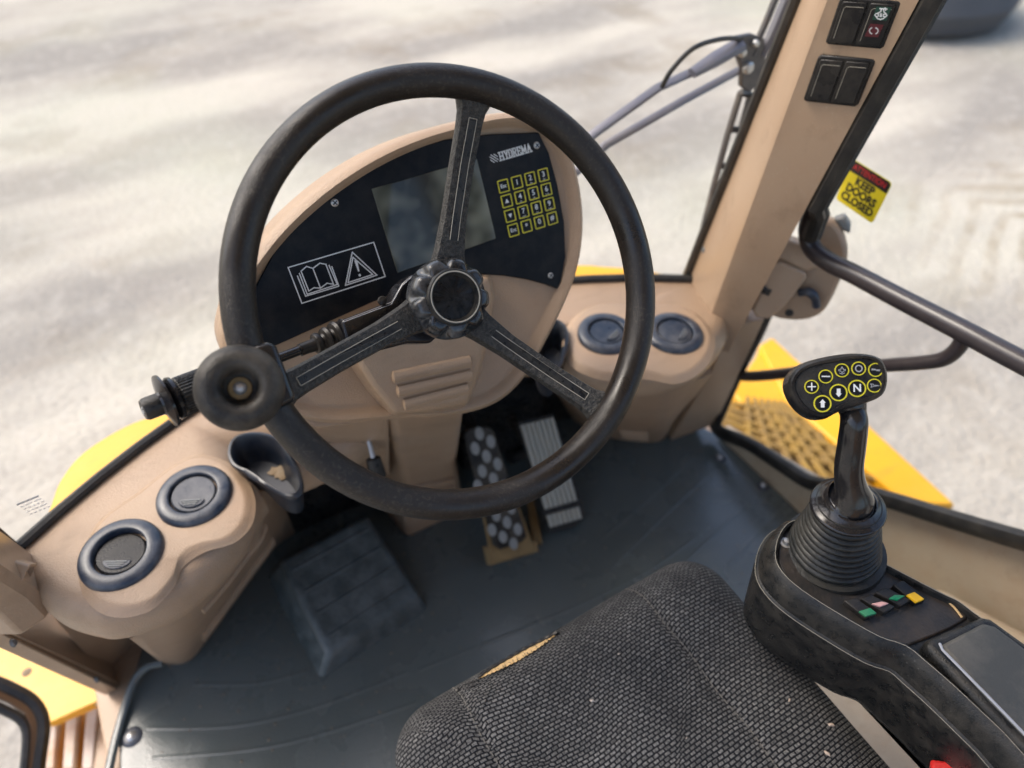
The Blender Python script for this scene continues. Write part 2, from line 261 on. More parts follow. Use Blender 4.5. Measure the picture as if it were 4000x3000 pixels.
# ------------------------------------------------------------------ geometry helpers
WM = {}
def cr(pts, n=6, closed=True):
    """Catmull-Rom resample of points of any dimension."""
    P = [Vector(p) for p in pts]; out = []; m = len(P)
    rng = range(m) if closed else range(m-1)
    for i in rng:
        g = (lambda k: P[k % m]) if closed else (lambda k: P[max(0, min(m-1, k))])
        p0, p1, p2, p3 = g(i-1), g(i), g(i+1), g(i+2)
        for k in range(n):
            t = k/n
            out.append(.5*((2*p1) + (p2-p0)*t + (2*p0-5*p1+4*p2-p3)*t*t + (3*p1-p0-3*p2+p3)*t**3))
    if not closed: out.append(P[-1].copy())
    return out
class G:
    def __init__(s): s.v = []; s.f = []; s.uv = None
    def add(s, vs, fs): n = len(s.v); s.v += [Vector(v) for v in vs]; s.f += [[i+n for i in f] for f in fs]; return s
    def box(s, c, size, M=None):
        x, y, z = [d/2 for d in size]; c = Vector(c)
        vs = [c+Vector((i*x, j*y, k*z)) for i in (-1,1) for j in (-1,1) for k in (-1,1)]
        if M: vs = [M @ v for v in vs]
        return s.add(vs, [[0,1,3,2],[4,6,7,5],[0,4,5,1],[2,3,7,6],[0,2,6,4],[1,5,7,3]])
    def prism(s, poly, c0, c1, M=None, poly2=None):
        n = len(poly); q = poly2 or poly
        area = sum(poly[i][0]*poly[(i+1) % n][1]-poly[(i+1) % n][0]*poly[i][1] for i in range(n))
        if area < 0: poly = poly[::-1]; q = q[::-1]
        vs = [Vector((a, b, c0)) for a, b in [p[:2] for p in poly]] + [Vector((a, b, c1)) for a, b in [p[:2] for p in q]]
        if M: vs = [M @ v for v in vs]
        return s.add(vs, [list(range(n))[::-1], list(range(n, 2*n))] + [[i, (i+1) % n, n+(i+1) % n, n+i] for i in range(n)])
    def loft(s, loops, cap=True, closed=True):
        n = len(loops[0]); vs = [p for l in loops for p in l]; fs = []
        for k in range(len(loops)-1):
            for i in range(n if closed else n-1):
                j = (i+1) % n; fs.append([k*n+i, k*n+j, (k+1)*n+j, (k+1)*n+i])
        if cap: fs += [list(range(n))[::-1], list(range((len(loops)-1)*n, len(loops)*n))]
        return s.add(vs, fs)
    def tube(s, path, r, n=12, cap=True, flat=1.0, up=None):
        P = [Vector(p) for p in path]; m = len(P); rs = r if isinstance(r, (list, tuple)) else [r]*m; loops = []
        t0 = (P[1]-P[0]).normalized(); nrm = Vector(up) if up else (Vector((0,0,1)) if abs(t0.z) < .9 else Vector((1,0,0)))
        for i in range(m):
            t = ((P[min(i+1, m-1)]-P[i]).normalized() + (P[i]-P[max(i-1, 0)]).normalized()).normalized()
            nrm = (nrm - t*nrm.dot(t)).normalized(); bi = t.cross(nrm)
            loops.append([P[i] + (nrm*math.sin(a)*flat + bi*math.cos(a))*rs[i] for a in [2*math.pi*k/n for k in range(n)]])
        return s.loft(loops, cap)
    def lathe(s, prof, M, n=40, mod=None, cap=False):
        loops = []
        for r, h in prof:
            lp = []
            for k in range(n):
                a = 2*math.pi*k/n; rr = r + (mod(a, h, r) if mod else 0)
                lp.append(M @ Vector((rr*math.cos(a), rr*math.sin(a), h)))
            loops.append(lp)
        return s.loft(loops, cap)
    def obj(s, name, m, parent=None, M=None, smooth=35, bevel=0, seg=2, ang=40, sub=0):
        me = bpy.data.meshes.new(name); me.from_pydata([tuple(v) for v in s.v], [], s.f); me.update()
        bm = bmesh.new(); bm.from_mesh(me); bmesh.ops.recalc_face_normals(bm, faces=bm.faces); bm.to_mesh(me); bm.free()
        if m: me.materials.append(m)
        return link(name, me, parent, M, smooth, bevel, seg, ang, sub)
def link(name, me, parent=None, M=None, smooth=35, bevel=0, seg=2, ang=40, sub=0):
    o = bpy.data.objects.new(name, me); COL.objects.link(o)
    M = M or Matrix.Identity(4); WM[o.name] = M.copy()
    if parent: o.parent = parent; o.matrix_basis = WM[parent.name].inverted() @ M
    else: o.matrix_basis = M
    if smooth: me.shade_smooth(); me.set_sharp_from_angle(angle=R(smooth))
    if bevel:
        b = o.modifiers.new('bevel', 'BEVEL'); b.width = bevel; b.segments = seg; b.limit_method = 'ANGLE'; b.angle_limit = R(ang); b.harden_normals = False
    if sub:
        d = o.modifiers.new('subdivision', 'SUBSURF'); d.levels = sub; d.render_levels = sub
    return o
def thing(name, label, cat, loc, group=None):
    o = bpy.data.objects.new(name, None); COL.objects.link(o); o.location = loc; o.empty_display_size = .05
    WM[o.name] = Matrix.Translation(Vector(loc)); return tag(o, label, cat, group)
def tag(o, label, cat, group=None):
    o['label'] = label; o['category'] = cat
    if group: o['group'] = group
    return o
def structure(o): o['kind'] = 'structure'; return o
def text_mesh(body, size, bold=0.0, sx=1.0, space=1.0):
    cu = bpy.data.curves.new('t', 'FONT'); cu.body = body; cu.size = size; cu.align_x = 'CENTER'; cu.align_y = 'CENTER'; cu.offset = bold; cu.resolution_u = 3; cu.space_character = space
    o = bpy.data.objects.new('t', cu); COL.objects.link(o)
    dg = bpy.context.evaluated_depsgraph_get(); me = bpy.data.meshes.new_from_object(o.evaluated_get(dg))
    bpy.data.objects.remove(o); bpy.data.curves.remove(cu)
    for v in me.vertices: v.co.x *= sx
    return me
def text(name, body, size, m, parent, M, bold=0.0, sx=1.0, space=1.0):
    me = text_mesh(body, size, bold, sx, space); me.materials.clear(); me.materials.append(m)
    return link(name, me, parent, M, smooth=0)
def disc(r, n=20, cx=0, cy=0): return [(cx+r*math.cos(2*math.pi*k/n), cy+r*math.sin(2*math.pi*k/n)) for k in range(n)]
def ring(g, outer, inner, c0, c1):
    """flat frame between two outlines of equal point count, with thickness"""
    n = len(outer)
    o0 = [Vector((*p[:2], c0)) for p in outer]; o1 = [Vector((*p[:2], c1)) for p in outer]; i1 = [Vector((*p[:2], c1)) for p in inner]; i0 = [Vector((*p[:2], c0)) for p in inner]
    g.loft([o0, o1, i1, i0], cap=False); return g
def rrect(w, h, r, n=4, cx=0, cy=0):
    out = []
    for sx, sy, a0 in ((1,1,0), (-1,1,90), (-1,-1,180), (1,-1,270)):
        for k in range(n+1):
            a = R(a0+90*k/n); out.append((cx+sx*(w/2-r)+r*math.cos(a), cy+sy*(h/2-r)+r*math.sin(a)))
    return out
def strokes(g, segs, w, c0, c1):
    """flat strokes (list of polylines) as thin bars in the XY plane"""
    for pl in segs:
        for (a, b) in zip(pl[:-1], pl[1:]):
            a = Vector((*a, 0)); b = Vector((*b, 0)); d = (b-a)
            if d.length < 1e-6: continue
            d.normalize(); nn = Vector((-d.y, d.x, 0))*w/2; e = d*w/2
            g.prism([tuple((a-e+nn).xy), tuple((a-e-nn).xy), tuple((b+e-nn).xy), tuple((b+e+nn).xy)], c0, c1)
    return g
T = Matrix.Translation
def axisM(o, z, x=(1,0,0)):
    z = Vector(z).normalized(); x = Vector(x); x = (x - z*x.dot(z))
    if x.length < 1e-4: x = Vector((0,1,0)) - z*z.y
    x.normalize(); y = z.cross(x); o = Vector(o)
    return Matrix(((x.x,y.x,z.x,o.x),(x.y,y.y,z.y,o.y),(x.z,y.z,z.z,o.z),(0,0,0,1)))

# ------------------------------------------------------------------ the setting: ground, cab floor, firewall, side walls, roof
g = G(); g.add([(-400,-400,0),(400,-400,0),(400,400,0),(-400,400,0)], [[0,1,2,3]])
gr = structure(g.obj('ground', GRND, M=T((0,0,GZ)), smooth=0))
# tyre tread prints pressed into the ground to the right of the machine
def windshield_y(x, z): return .915 - .64*(x-.26)**2 - .176*(z-.48)
fl = structure(G().box((.30,.34,-.04), (1.345,1.30,.06)).obj('floor', TANM, bevel=.004))

# ---- rubber floor mat with raised ribs, turned up edges and push-in fasteners
mat_t = thing('floor_mat', 'dark blue-grey ribbed rubber mat covering the cab floor', 'mat', (.3,.4,0))
moutl = [(-.362,.45),(-.357,.60),(-.345,.70),(-.325,.745),(-.27,.86),(-.2,.93),(.3,.935),(.75,.93),(.915,.80),(.955,.70),(.957,.5),(.957,-.25),(-.362,-.25)]
G().prism(moutl, -.010, .004).obj('sheet', MAT_, mat_t, bevel=.003)
lip = cr([tuple(pz(x, y, z)) for x, y, z in ((352,1432,.035),(318,1440,.035),(292,1468,.025),(272,1520,.014),(252,1590,.010),(236,1660,.010),(215,1760,.010))], 6, False)
G().tube(lip, [.007]*len(lip), 8).obj('turned_up_edge', MAT_, mat_t)
def rib(pts, r=.0085, z=.000):
    P = cr([tuple(pz(x, y, 0).xy)+(z,) for x, y in pts], 6, False)
    G().tube(P, r, 10, flat=.55).obj('rib', MAT_, mat_t)
for pts in ([(320,1575),(500,1570),(650,1540),(780,1495),(880,1455)], [(330,1640),(560,1618),(720,1580),(900,1520)], [(420,1480),(560,1478),(665,1452)],
            [(905,1450),(1050,1392),(1250,1310),(1400,1235),(1500,1165)], [(1560,1000),(1440,1110),(1320,1230)], [(1650,1060),(1560,1140),(1470,1225)], [(1500,985),(1400,1080),(1300,1165)], [(1700,1090),(1630,1160),(1570,1225)]):
    rib(pts)
for x, y, r in ((285,1592,.017), (1555,990,.013), (1648,1050,.013), (718,1392,.006)):
    p = pz(x, y, .004)
    w = G().lathe([(.0001,.0045),(r*.6,.0042),(r*.8,.0028),(r,.0005),(r,-.002)], T(p), 20).obj('fastener', VENT, mat_t)
    G().lathe([(.0001,.0085),(r*.30,.0078),(r*.50,.0048),(r*.5,.003)], T(p), 16).obj('stud', STEEL, w)
# raised foot rest moulded on the left of the mat
fr = thing('foot_rest', 'rubber covered wedge foot rest with ribbed top left of the pedals', 'foot rest', (.09,.77,0))
q = [pz(712,1412,.040), pz(903,1284,.040), pz(792,1112,.10), pz(604,1212,.10)]
g = G(); top = [Vector(p) for p in q]; bot = [Vector((p.x, p.y, -.002)) for p in q]; bot[2].y += .05; bot[3].y += .05; bot[0] += Vector((-.035,-.02,0)); bot[3].x -= .035; bot[1] += Vector((.012,-.02,0)); bot[2].x += .012
g.loft([bot, top]); g.obj('wedge', FOOT, fr, bevel=.010, seg=4)
nn = (q[1]-q[0]).cross(q[3]-q[0]).normalized()
for k in range(4):
    t = .14+.72*k/3; a = q[0].lerp(q[3], t); b = q[1].lerp(q[2], t); a, b = a.lerp(b, .07), a.lerp(b, .93)
    G().tube([a+nn*.0, b+nn*.0], .0035, 6, flat=.6).obj('tread_rib', FOOT, fr)

# ------------------------------------------------------------------ dashboard with two pods, trays and four air vents
DZ = .48
dash = thing('dashboard', 'tan moulded plastic dashboard wrapping round under the windshield', 'dashboard', (.26,.8,.3))
front = [(66,1290),(87,1309),(140,1347),(210,1368),(252,1370),(315,1355),(385,1324),(437,1284),(490,1232),(533,1175),(555,1130),(575,1095),(610,1070),(680,1040),(760,1000),(840,940),(910,880)]
frontR = [(1060,815),(1140,800),(1205,808),(1246,826),(1320,843),(1390,844),(1450,834),(1502,812),(1545,772),(1572,728),(1584,705)]
fw = [tuple(pz(x, y, .438).xy) for x, y in front] + [tuple(pz(x, y, .438).xy) for x, y in frontR]
fw = [tuple(p) for p in cr(fw, 4, False)]
wsx = [.80-.0535*k for k in range(21)]
backl = [(x, windshield_y(x, DZ)-.008) for x in wsx]
backl = [(.815,.70)]+backl+[(-.285,.70)]
outl = fw + backl
g = G(); n = len(outl)
cen = Vector((sum(p[0] for p in outl)/n, sum(p[1] for p in outl)/n, 0))
nf = len(fw)
def lipoff(i, d):
    if i >= nf: return Vector((*outl[i], 0))
    a = Vector((*outl[max(i-1, 0)], 0)); b = Vector((*outl[min(i+1, nf-1)], 0)); t = (b-a).normalized(); nrm = Vector((t.y, -t.x, 0))
    return Vector((*outl[i], 0)) - nrm*d
loops = []
for d, z in ((.060,.402),(.030,.404),(.012,.412),(.001,.424),(0,.438),(.002,.454),(.008,.468),(.018,.477),(.030,.480)):
    loops.append([lipoff(i, d) + Vector((0,0,z)) for i in range(n)])
g.loft(loops); dbody = g.obj('body', TAN, dash, smooth=50)
# strip along the glass, a few mm lower, in front of the vents
VZ = .4845
def boss(pts, nm='vent_boss'):
    loop = cr([tuple(pz(x, y, VZ).xy) for x, y in pts], 6)
    c = sum((Vector((*p, 0)) for p in [tuple(q) for q in loop]), Vector())/len(loop)
    L0 = [Vector((p[0], p[1], .470)) for p in loop]; k1 = [Vector((p[0], p[1], .482)) for p in loop]
    ins = lambda d, z: [Vector((*(Vector((p[0], p[1])) + (c.xy-Vector((p[0], p[1]))).normalized()*d), z)) for p in loop]
    G().loft([ins(-.007,.4795), ins(-.001,.4832), ins(.003,.4872), ins(.008,.4885)]).obj(nm, TAN, dash, smooth=60)
boss([(178,1225),(200,1290),(255,1318),(325,1303),(372,1255),(392,1210),(432,1182),(492,1166),(530,1130),(538,1080),(522,1040),(490,1005),(430,985),(370,1010),(300,1065),(215,1130)])
boss([(1225,735),(1240,780),(1275,802),(1320,812),(1365,805),(1410,810),(1455,818),(1500,800),(1530,765),(1535,720),(1505,680),(1460,660),(1380,658),(1300,658),(1245,685)])
def vent(x, y, r, opened, rot):
    p = pz(x, y, .489); tilt = Matrix.Rotation(R(4), 4, 'X') @ Matrix.Rotation(R(rot), 4, 'Z'); M = T(p) @ tilt
    o = G().lathe([(r*.63,-.004),(r*.63,.0085),(r*.645,.0100),(r*.67,.0105),(r*.88,.0092),(r*.95,.0072),(r*.99,.0040),(r,.0005),(r*.99,-.004)], M, 44).obj('vent', VENT, dash, smooth=50)
    if opened:
        Md = M @ T((0,0,.0022)) @ Matrix.Rotation(R(-5), 4, 'X')
        G().lathe([(.0001,.002),(r*.55,.002),(r*.60,.0),(r*.60,-.003)], Md, 36).obj('vent_disc', BLK, o)
    else:
        Md = M @ T((0,0,.0066))
        G().lathe([(.0001,.001),(r*.55,.001),(r*.585,-.001),(r*.585,-.006)], Md, 36).obj('vent_disc', VENT, o)
    g = G()
    tabpts = [(r*.34*math.cos(a)+0, -r*.22 - r*.24*math.sin(a)) for a in [math.pi*k/10 for k in range(11)]]
    g.prism(tabpts, .001, .0035, Md); tb = g.obj('finger_tab', VENT, o, bevel=.0008)
    for k in range(3): G().box((0, -r*(.26+.06*k), .0042), (r*(.5-.1*k), r*.022, .0014), Md).obj('tab_ridge', GREYM, o)
    return o
vent(263,1199,.0490,True,-28); vent(421,1073,.0475,False,-24)
vent(1309,724,.0470,False,20); vent(1456,723,.0470,False,30)
# storage trays between pods and console
def tray(pts, z, depth, label):
    loop = [Vector((*pz(x, y, z).xy, 0)) for x, y in pts]; loop = [Vector((p[0], p[1], 0)) for p in cr([tuple(p.xy) for p in loop], 6)]
    c = sum(loop, Vector())/len(loop)
    L = lambda d, zz: [p + (c-p).normalized()*d + Vector((0,0,zz)) for p in loop]
    o = G().loft([L(.012,z-depth-.006), L(.002,z-.012), L(-.002,z-.004), L(0,z), L(.004,z+.001), L(.007,z-.002), L(.010,z-depth*.7), L(.018,z-depth)]).obj('tray', TRAYM, dash, smooth=50)
    o['label'] = label
    return o
def cut(o, cutters):
    for c in cutters:
        m = o.modifiers.new('cut', 'BOOLEAN'); m.operation = 'DIFFERENCE'; m.solver = 'EXACT'; m.object = c
    dg = bpy.context.evaluated_depsgraph_get(); me = bpy.data.meshes.new_from_object(o.evaluated_get(dg))
    o.modifiers.clear(); o.data = me
    for c in cutters: bpy.data.objects.remove(c)
TR1 = [(492,978),(500,950),(525,936),(565,934),(605,948),(632,985),(650,1030),(652,1056),(636,1071),(610,1068),(570,1045),(528,1018),(502,1003)]
TR2 = [(1150,735),(1172,705),(1198,690),(1220,700),(1228,730),(1218,772),(1204,803),(1185,818),(1160,805),(1145,770)]
def tray_cut(pts, z):
    lp = [tuple(p) for p in cr([tuple(pz(x, y, z).xy) for x, y in pts], 6)]; c = Vector((sum(p[0] for p in lp)/len(lp), sum(p[1] for p in lp)/len(lp)))
    return G().prism([tuple(Vector(p)+(c-Vector(p)).normalized()*.004) for p in lp], .30, .60).obj('cutter', None)
cut(dbody, [tray_cut(TR1, .505), tray_cut(TR2, .50)])
tray([(492,978),(500,950),(525,936),(565,934),(605,948),(632,985),(650,1030),(652,1056),(636,1071),(610,1068),(570,1045),(528,1018),(502,1003)], 0.505, .045, 'blue-black open storage tray with dry soil in it')
tray([(1150,735),(1172,705),(1198,690),(1220,700),(1228,730),(1218,772),(1204,803),(1185,818),(1160,805),(1145,770)], 0.50, .045, 'empty blue-black open storage tray')
sp = pz(604,1018,.462)
G().lathe([(.0001,.003),(.006,.0025),(.013,.0)], T(sp), 18, mod=lambda a,h,r: r*(.25*math.sin(3*a)+.2*math.sin(7*a))).obj('soil_crumbs', DIRT, dash)
# pod columns down to the floor, with their raised grille ribs
def column(tp, tz, bp, bz, hidden_t, hidden_b, ribs, i0, i1):
    Tt = [Vector((*pz(x, y, tz).xy, tz)) for x, y in tp] + [Vector((a, b, tz)) for a, b in hidden_t]
    Bb = [Vector((*pz(x, y, bz).xy, bz)) for x, y in bp] + [Vector((a, b, bz)) for a, b in hidden_b]
    Tt = [Vector((p[0], p[1], tz)) for p in cr([tuple(p.xy) for p in Tt], 3)]; Bb = [Vector((p[0], p[1], bz)) for p in cr([tuple(p.xy) for p in Bb], 3)]
    o = G().loft([Bb, [b.lerp(t, .5) for b, t in zip(Bb, Tt)], Tt]).obj('pod_column', TAN, dash, smooth=50)
    for h in ribs:
        P = [Bb[i].lerp(Tt[i], h) for i in range(i0*3, i1*3+1)]
        G().tube(P, .007, 8).obj('grille_rib', TAN, o)
column([(262,1366),(318,1360),(385,1330),(435,1290),(486,1236),(528,1180),(560,1120)], .41,
       [(343,1424),(376,1436),(406,1430),(436,1400),(490,1325),(545,1248),(596,1182)], .0,
       [(.02,.83),(-.14,.80),(-.22,.74)], [(.03,.93),(-.16,.93),(-.24,.85)], (.24,.34,.80), 3, 6)
column([(1215,820),(1250,838),(1320,854),(1390,856),(1448,846),(1498,824),(1535,788)], .41,
       [(1285,935),(1310,945),(1345,951),(1400,956),(1430,952),(1450,925),(1475,880)], .0,
       [(.74,.76),(.62,.80),(.50,.80)], [(.90,.90),(.78,.93),(.70,.92)], (.12,.2,.28), 2, 3)

# ------------------------------------------------------------------ walls under the dashboard
fwx = [-.29+.0545*k for k in range(21)]
fa = [Vector((x, windshield_y(x, .46)-.030, .44)) for x in fwx]; fb = [Vector((x*1.12-.03, min(.94, windshield_y(x, .46)+.10), -.01)) for x in fwx]
g = G(); g.loft([fb, fa, [p+Vector((0,.02,0)) for p in fa], [p+Vector((0,.03,0)) for p in fb]], cap=False, closed=False); structure(g.obj('firewall', TANM, smooth=50))
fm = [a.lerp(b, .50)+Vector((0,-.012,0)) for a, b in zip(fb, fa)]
g = G(); g.loft([[p+Vector((0,-.012,0)) for p in fb[2:-1]], fm[2:-1]], cap=False, closed=False); g.obj('firewall_sheet', BLKD, mat_t, smooth=50)  # black sheet over the lower half of the firewall
# left kick panel between the sill and the pod, with riveted flange
kl = thing('kick_panel', 'tan sheet metal kick panel with riveted flange below the opened vent', 'panel', (-.32,.78,0))
KX = -.335
kq = [(-150,1298),(-60,1322),(0,1366),(120,1425),(252,1489),(310,1442),(365,1420),(360,1330),(250,1280),(150,1250),(70,1190),(-60,1180)]
P = [pX(x, y, KX) for x, y in kq]
G().loft([P, [p+Vector((-.02,0,0)) for p in P]]).obj('sheet', TANM, kl, bevel=.002)
fl_ = [pX(x, y, KX+.004) for x, y in ((-150,1288),(-60,1312),(0,1352),(120,1408),(268,1478))]; fo_ = [pX(x, y, KX-.012) for x, y in ((-150,1304),(-60,1328),(0,1372),(120,1432),(246,1494))]
G().loft([fl_+fo_[::-1], [p+Vector((-.006,0,-.004)) for p in fl_+fo_[::-1]]]).obj('flange', TANM, kl, bevel=.0015)
for x, y in ((28,1397),(208,1476),(-60,1330)):
    G().lathe([(.0001,.004),(.004,.003),(.006,.0)], axisM(pX(x, y-8, KX+.003), (1,-.2,.3)), 12).obj('rivet', GREYM, kl)
# right kick panel from pillar foot to door corner
kr = thing('kick_panel', 'tan kick panel between the right pod and the door seal', 'panel', (.88,.78,0))
P = [pX(1576,700,.815), pX(1652,690,.86), pX(1545,918,.935), pz(1500,928,.0), pz(1448,952,.0), pX(1540,800,.80)]
g = G(); g.loft([P, [p+Vector((.012,.03,0)) for p in P]]); g.obj('sheet', TANM, kr, bevel=.002)

# ------------------------------------------------------------------ A-pillars
def ext(a, b, z): t = (z-a.z)/(b.z-a.z); return a + (b-a)*t
A0, A1 = pX(1484,612,.80), pX(1728,0,.80)
B0, B1 = pX(1537,692,.768), pX(1795,0,.768)
C0, C1 = pX(1606,700,.80), pX(1985,0,.80)
pil = thing('pillar', 'tan front corner pillar carrying two pairs of black rocker switches', 'pillar', (.82,.7,.45))
zs = (.40,.55,.75,1.0,1.3,1.72)
def pil_loop(z):
    a, b, c = ext(A0, A1, z), ext(B0, B1, z), ext(C0, C1, z)
    return [a, a.lerp(b, .45)+Vector((-.004,0,0)), b+Vector((0,.012,0)), b+Vector((-.001,.004,0)), b+Vector((.004,-.006,0)), b.lerp(c, .35), c, c+Vector((.05,.03,0)), a+Vector((.05,0,0))]
g = G().loft([pil_loop(z) for z in zs]); g.obj('column', TANM, pil, smooth=28)
for x, y in ((1679,183),(1522,540)):
    p = pX(x, y, .797); G().lathe([(.0001,.005),(.004,.004),(.006,.0)], axisM(p, (-1,-.3,.1)), 14).obj('screw', GREYM, pil)
# rocker switches on the rear face of the pillar
fz = (ext(B0, B1, .8)+Vector((.004,-.006,0)))
fx = (ext(C0, C1, .8) - fz); fyv = (B1-B0).normalized(); fn = fx.cross(fyv).normalized()
if fn.dot(CAM-fz) < 0: fn = -fn
SP = Plane(fz, fn, fx)
def zz(x, y): return ((2900+x*.36166)*.553, y*.36166*.553)
def rocker_pair(q, icons):
    quad = [SP.l(*zz(*p), .002) for p in q]; quad = [Vector(p) for p in quad]
    cxy = sum(quad, Vector((0,0)))/4; ux = ((quad[1]-quad[0])+(quad[2]-quad[3]))/2; uy = ((quad[0]-quad[3])+(quad[1]-quad[2]))/2
    def at(u, v): return tuple(cxy + ux*u + uy*v)
    def rr(u0, u1, v0, v1, c=.04):
        pts = [(u0+c,v0),(u1-c,v0),(u1,v0+c),(u1,v1-c),(u1-c,v1),(u0+c,v1),(u0,v1-c),(u0,v0+c)]; return [at(u, v) for u, v in pts]
    fr_ = G().prism(rr(-.5,.5,-.5,.5,.05), -.004, .006, SP.M).obj('switch_frame', BLK, pil, bevel=.0018, seg=3)
    for s in (-1, 1):
        u0, u1 = (-.43,-.02) if s < 0 else (.02,.43)
        G().prism(rr(u0,u1,-.43,.43,.02), .004, .0085, SP.M).obj('rocker', BLK, fr_, bevel=.001)
        strokes(G(), [[at(u0+.06,-.34), at(u0+.06,.30), at(u0+.09,.335), at(u1-.04,.335)]], .0005, .0085, .0089).obj('rocker_edge_line', LINE, fr_, M=SP.M, smooth=0)
    return at, fr_
rocker_pair([(825,580),(1465,632),(1240,1142),(665,1085)], False)
dyv = (905-1133, 465+590)
at, fr_ = rocker_pair([(1065,-45),(1745,0),(1530,520),(900,468)], True)
def icon_quad(pts): return [SP.l(*zz(*p), .009) for p in pts]
G().prism(icon_quad([(1450,70),(1610,82),(1555,225),(1400,212)]), .0086, .0092, SP.M).obj('icon_field', DKG, fr_, smooth=0)
G().prism(icon_quad([(1382,258),(1525,268),(1465,402),(1320,392)]), .0086, .0092, SP.M).obj('icon_field', DKR, fr_, smooth=0)
sl = lambda x, y: SP.l(*zz(x, y), .0092)
ic = G(); strokes(ic, [[sl(1485,92), sl(1560,98)], [sl(1540,86), sl(1562,98), sl(1545,110)], [sl(1500,105), sl(1495,125), sl(1460,142)], [sl(1525,108), sl(1530,128), sl(1552,148)]], .0011, .0093, .0096)
strokes(ic, [[sl(1447,180), sl(1462,200), sl(1490,210), sl(1520,202), sl(1540,185)], [sl(1430,160), sl(1445,145), sl(1470,150), sl(1470,172), sl(1445,178), sl(1430,160)], [sl(1562,165), sl(1548,150), sl(1525,155), sl(1522,175), sl(1548,182), sl(1562,165)], [sl(1492,148), sl(1488,178), sl(1500,180), sl(1505,150), sl(1492,148)]], .0011, .0093, .0096)
ic.obj('icon_print', WHT, fr_, M=SP.M, smooth=0)
arc = lambda a0, a1: [sl(1420+46*math.cos(R(a)), 332+36*math.sin(R(a))) for a in range(a0, a1+1, 15)]
strokes(G(), [arc(-60,60), arc(120,240)], .0011, .0093, .0096).obj('icon_print', WHT, fr_, M=SP.M, smooth=0)
# left pillar, only its foot with a slotted box bracket shows
pl = thing('pillar', 'foot of the left tan pillar with square tube stub beside the glass corner', 'pillar', (-.32,.7,.45))
lf = [(66,1196),(74,1268),(58,1292),(0,1330),(-120,1330),(-150,1180),(-60,1105),(-8,1146)]
LB = [pz(x, y, .482) for x, y in lf]
LB = [Vector(p) for p in LB]
g = G(); g.loft([[p+Vector((0,0,-.05)) for p in LB], LB, [p+Vector((-.004,-.02,.10)) for p in LB], [p+Vector((-.03,-.21,1.20)) for p in LB]]); g.obj('column', TANM, pl, bevel=.004)
st = pz(8,1232,.515)
g = G(); o_ = rrect(.030,.030,.004); i_ = rrect(.023,.023,.003); ring(g, o_, i_, 0, .05); g.obj('square_tube', TANM, pl, M=axisM(pz(-40,1218,.52), (.62,-.45,-.35)))

# ------------------------------------------------------------------ windshield: curved pane, seal, etched stamp
wsT = thing('windshield', 'large curved front glass in a black rubber seal', 'windshield', (.26,.9,.48))
nx, nz_ = 40, 8; vs = []; fs = []
for k in range(nz_+1):
    z = .47 + (1.70-.47)*k/nz_
    for i in range(nx+1):
        x = -.285 + (.80+.285)*i/nx; vs.append((x, windshield_y(x, z), z))
for k in range(nz_):
    for i in range(nx): a = k*(nx+1)+i; fs.append([a, a+1, a+nx+2, a+nx+1])
G().add(vs, fs).obj('pane', GLASS, wsT, smooth=60)
seal_path = [(x, windshield_y(x, .484)-.004, .484) for x in [.805-.0545*k for k in range(21)]]
G().tube(seal_path, .0075, 8).obj('lower_seal', SEAL, wsT)
ra = [ext(A0, A1, z)+Vector((.0,.006,0)) for z in (.46,.7,1.0,1.4,1.70)]
G().tube(ra, .0085, 8).obj('side_seal', SEAL, wsT)
la = [Vector((-.285, windshield_y(-.285, z)-.006, z)) for z in (.47,.6,1.0,1.4,1.7)]
G().tube(la, .010, 8).obj('side_seal', SEAL, wsT)
# etched stamp on the glass
def wsp(x, y):
    v = ray(x, y); t = .5
    for _ in range(60):
        p = CAM+v*t; t += (windshield_y(p.x, p.z)-p.y)*.6
    return CAM+v*t
c0 = wsp(72,1090); ex_ = wsp(95,1072)-wsp(52,1098); nrm = Vector((-1.28*(c0.x-.26)*-1, -1, -.176)).normalized()
STP = Plane(c0 - Vector((0,.002,0)), (CAM-c0).normalized()*.3+Vector((.3,-1,.1)).normalized(), ex_)
g = G()
for k in range(5):
    y0 = .010-.0048*k; strokes(g, [[(-.014+.002*k+.0048*j, y0), (-.014+.002*k+.0048*j+.0020+.0012*((j*k) % 2), y0)] for j in range(5)], .0012 if k else .0026, 0, .0003)
stp = g.obj('etched_stamp', mat('pale_grey_etching', (.55,.56,.58), .7), wsT, M=STP.M, smooth=0)

# ------------------------------------------------------------------ wiper on the outside of the right windshield edge
wp = thing('wiper', 'grey pantograph wiper with hose on a slotted bracket beside the right pillar', 'wiper', (.85,.8,.6))
WY = .83
def wpt(x, y, dy=0): return pY(x, y, WY+dy)
for pts, r in (([(1598,98),(1530,140),(1420,190),(1285,287),(1120,430)], .0085), ([(1596,152),(1480,215),(1310,312),(1150,455)], .0080)):
    G().tube([wpt(*p, .01) for p in pts], r, 8, flat=.55, up=(0,-.3,1)).obj('arm', WIPE, wp, smooth=30)
G().tube([wpt(1600,96,.0), wpt(1545,128,.0), wpt(1495,158,.0)], [.014,.014,.010], 8, flat=.7, up=(0,-.3,1)).obj('spring_cover', WIPE, wp)
hs = cr([wpt(1430,188,.0), wpt(1452,150,-.01), wpt(1500,103,-.015), wpt(1560,84,-.01), wpt(1605,84,0)], 6, False)
G().tube(hs, .0038, 8).obj('hose', SEAL, wp)
Pl = Plane(wpt(1610,130), (0,-1,0), (1,0,0))
hub_o = [(1590,78),(1622,72),(1648,82),(1652,130),(1640,178),(1615,200),(1598,186),(1600,150),(1590,120)]
G().prism(Pl.poly(hub_o), -.006, .004, Pl.M).obj('pivot_bracket', WIPD, wp, bevel=.002)
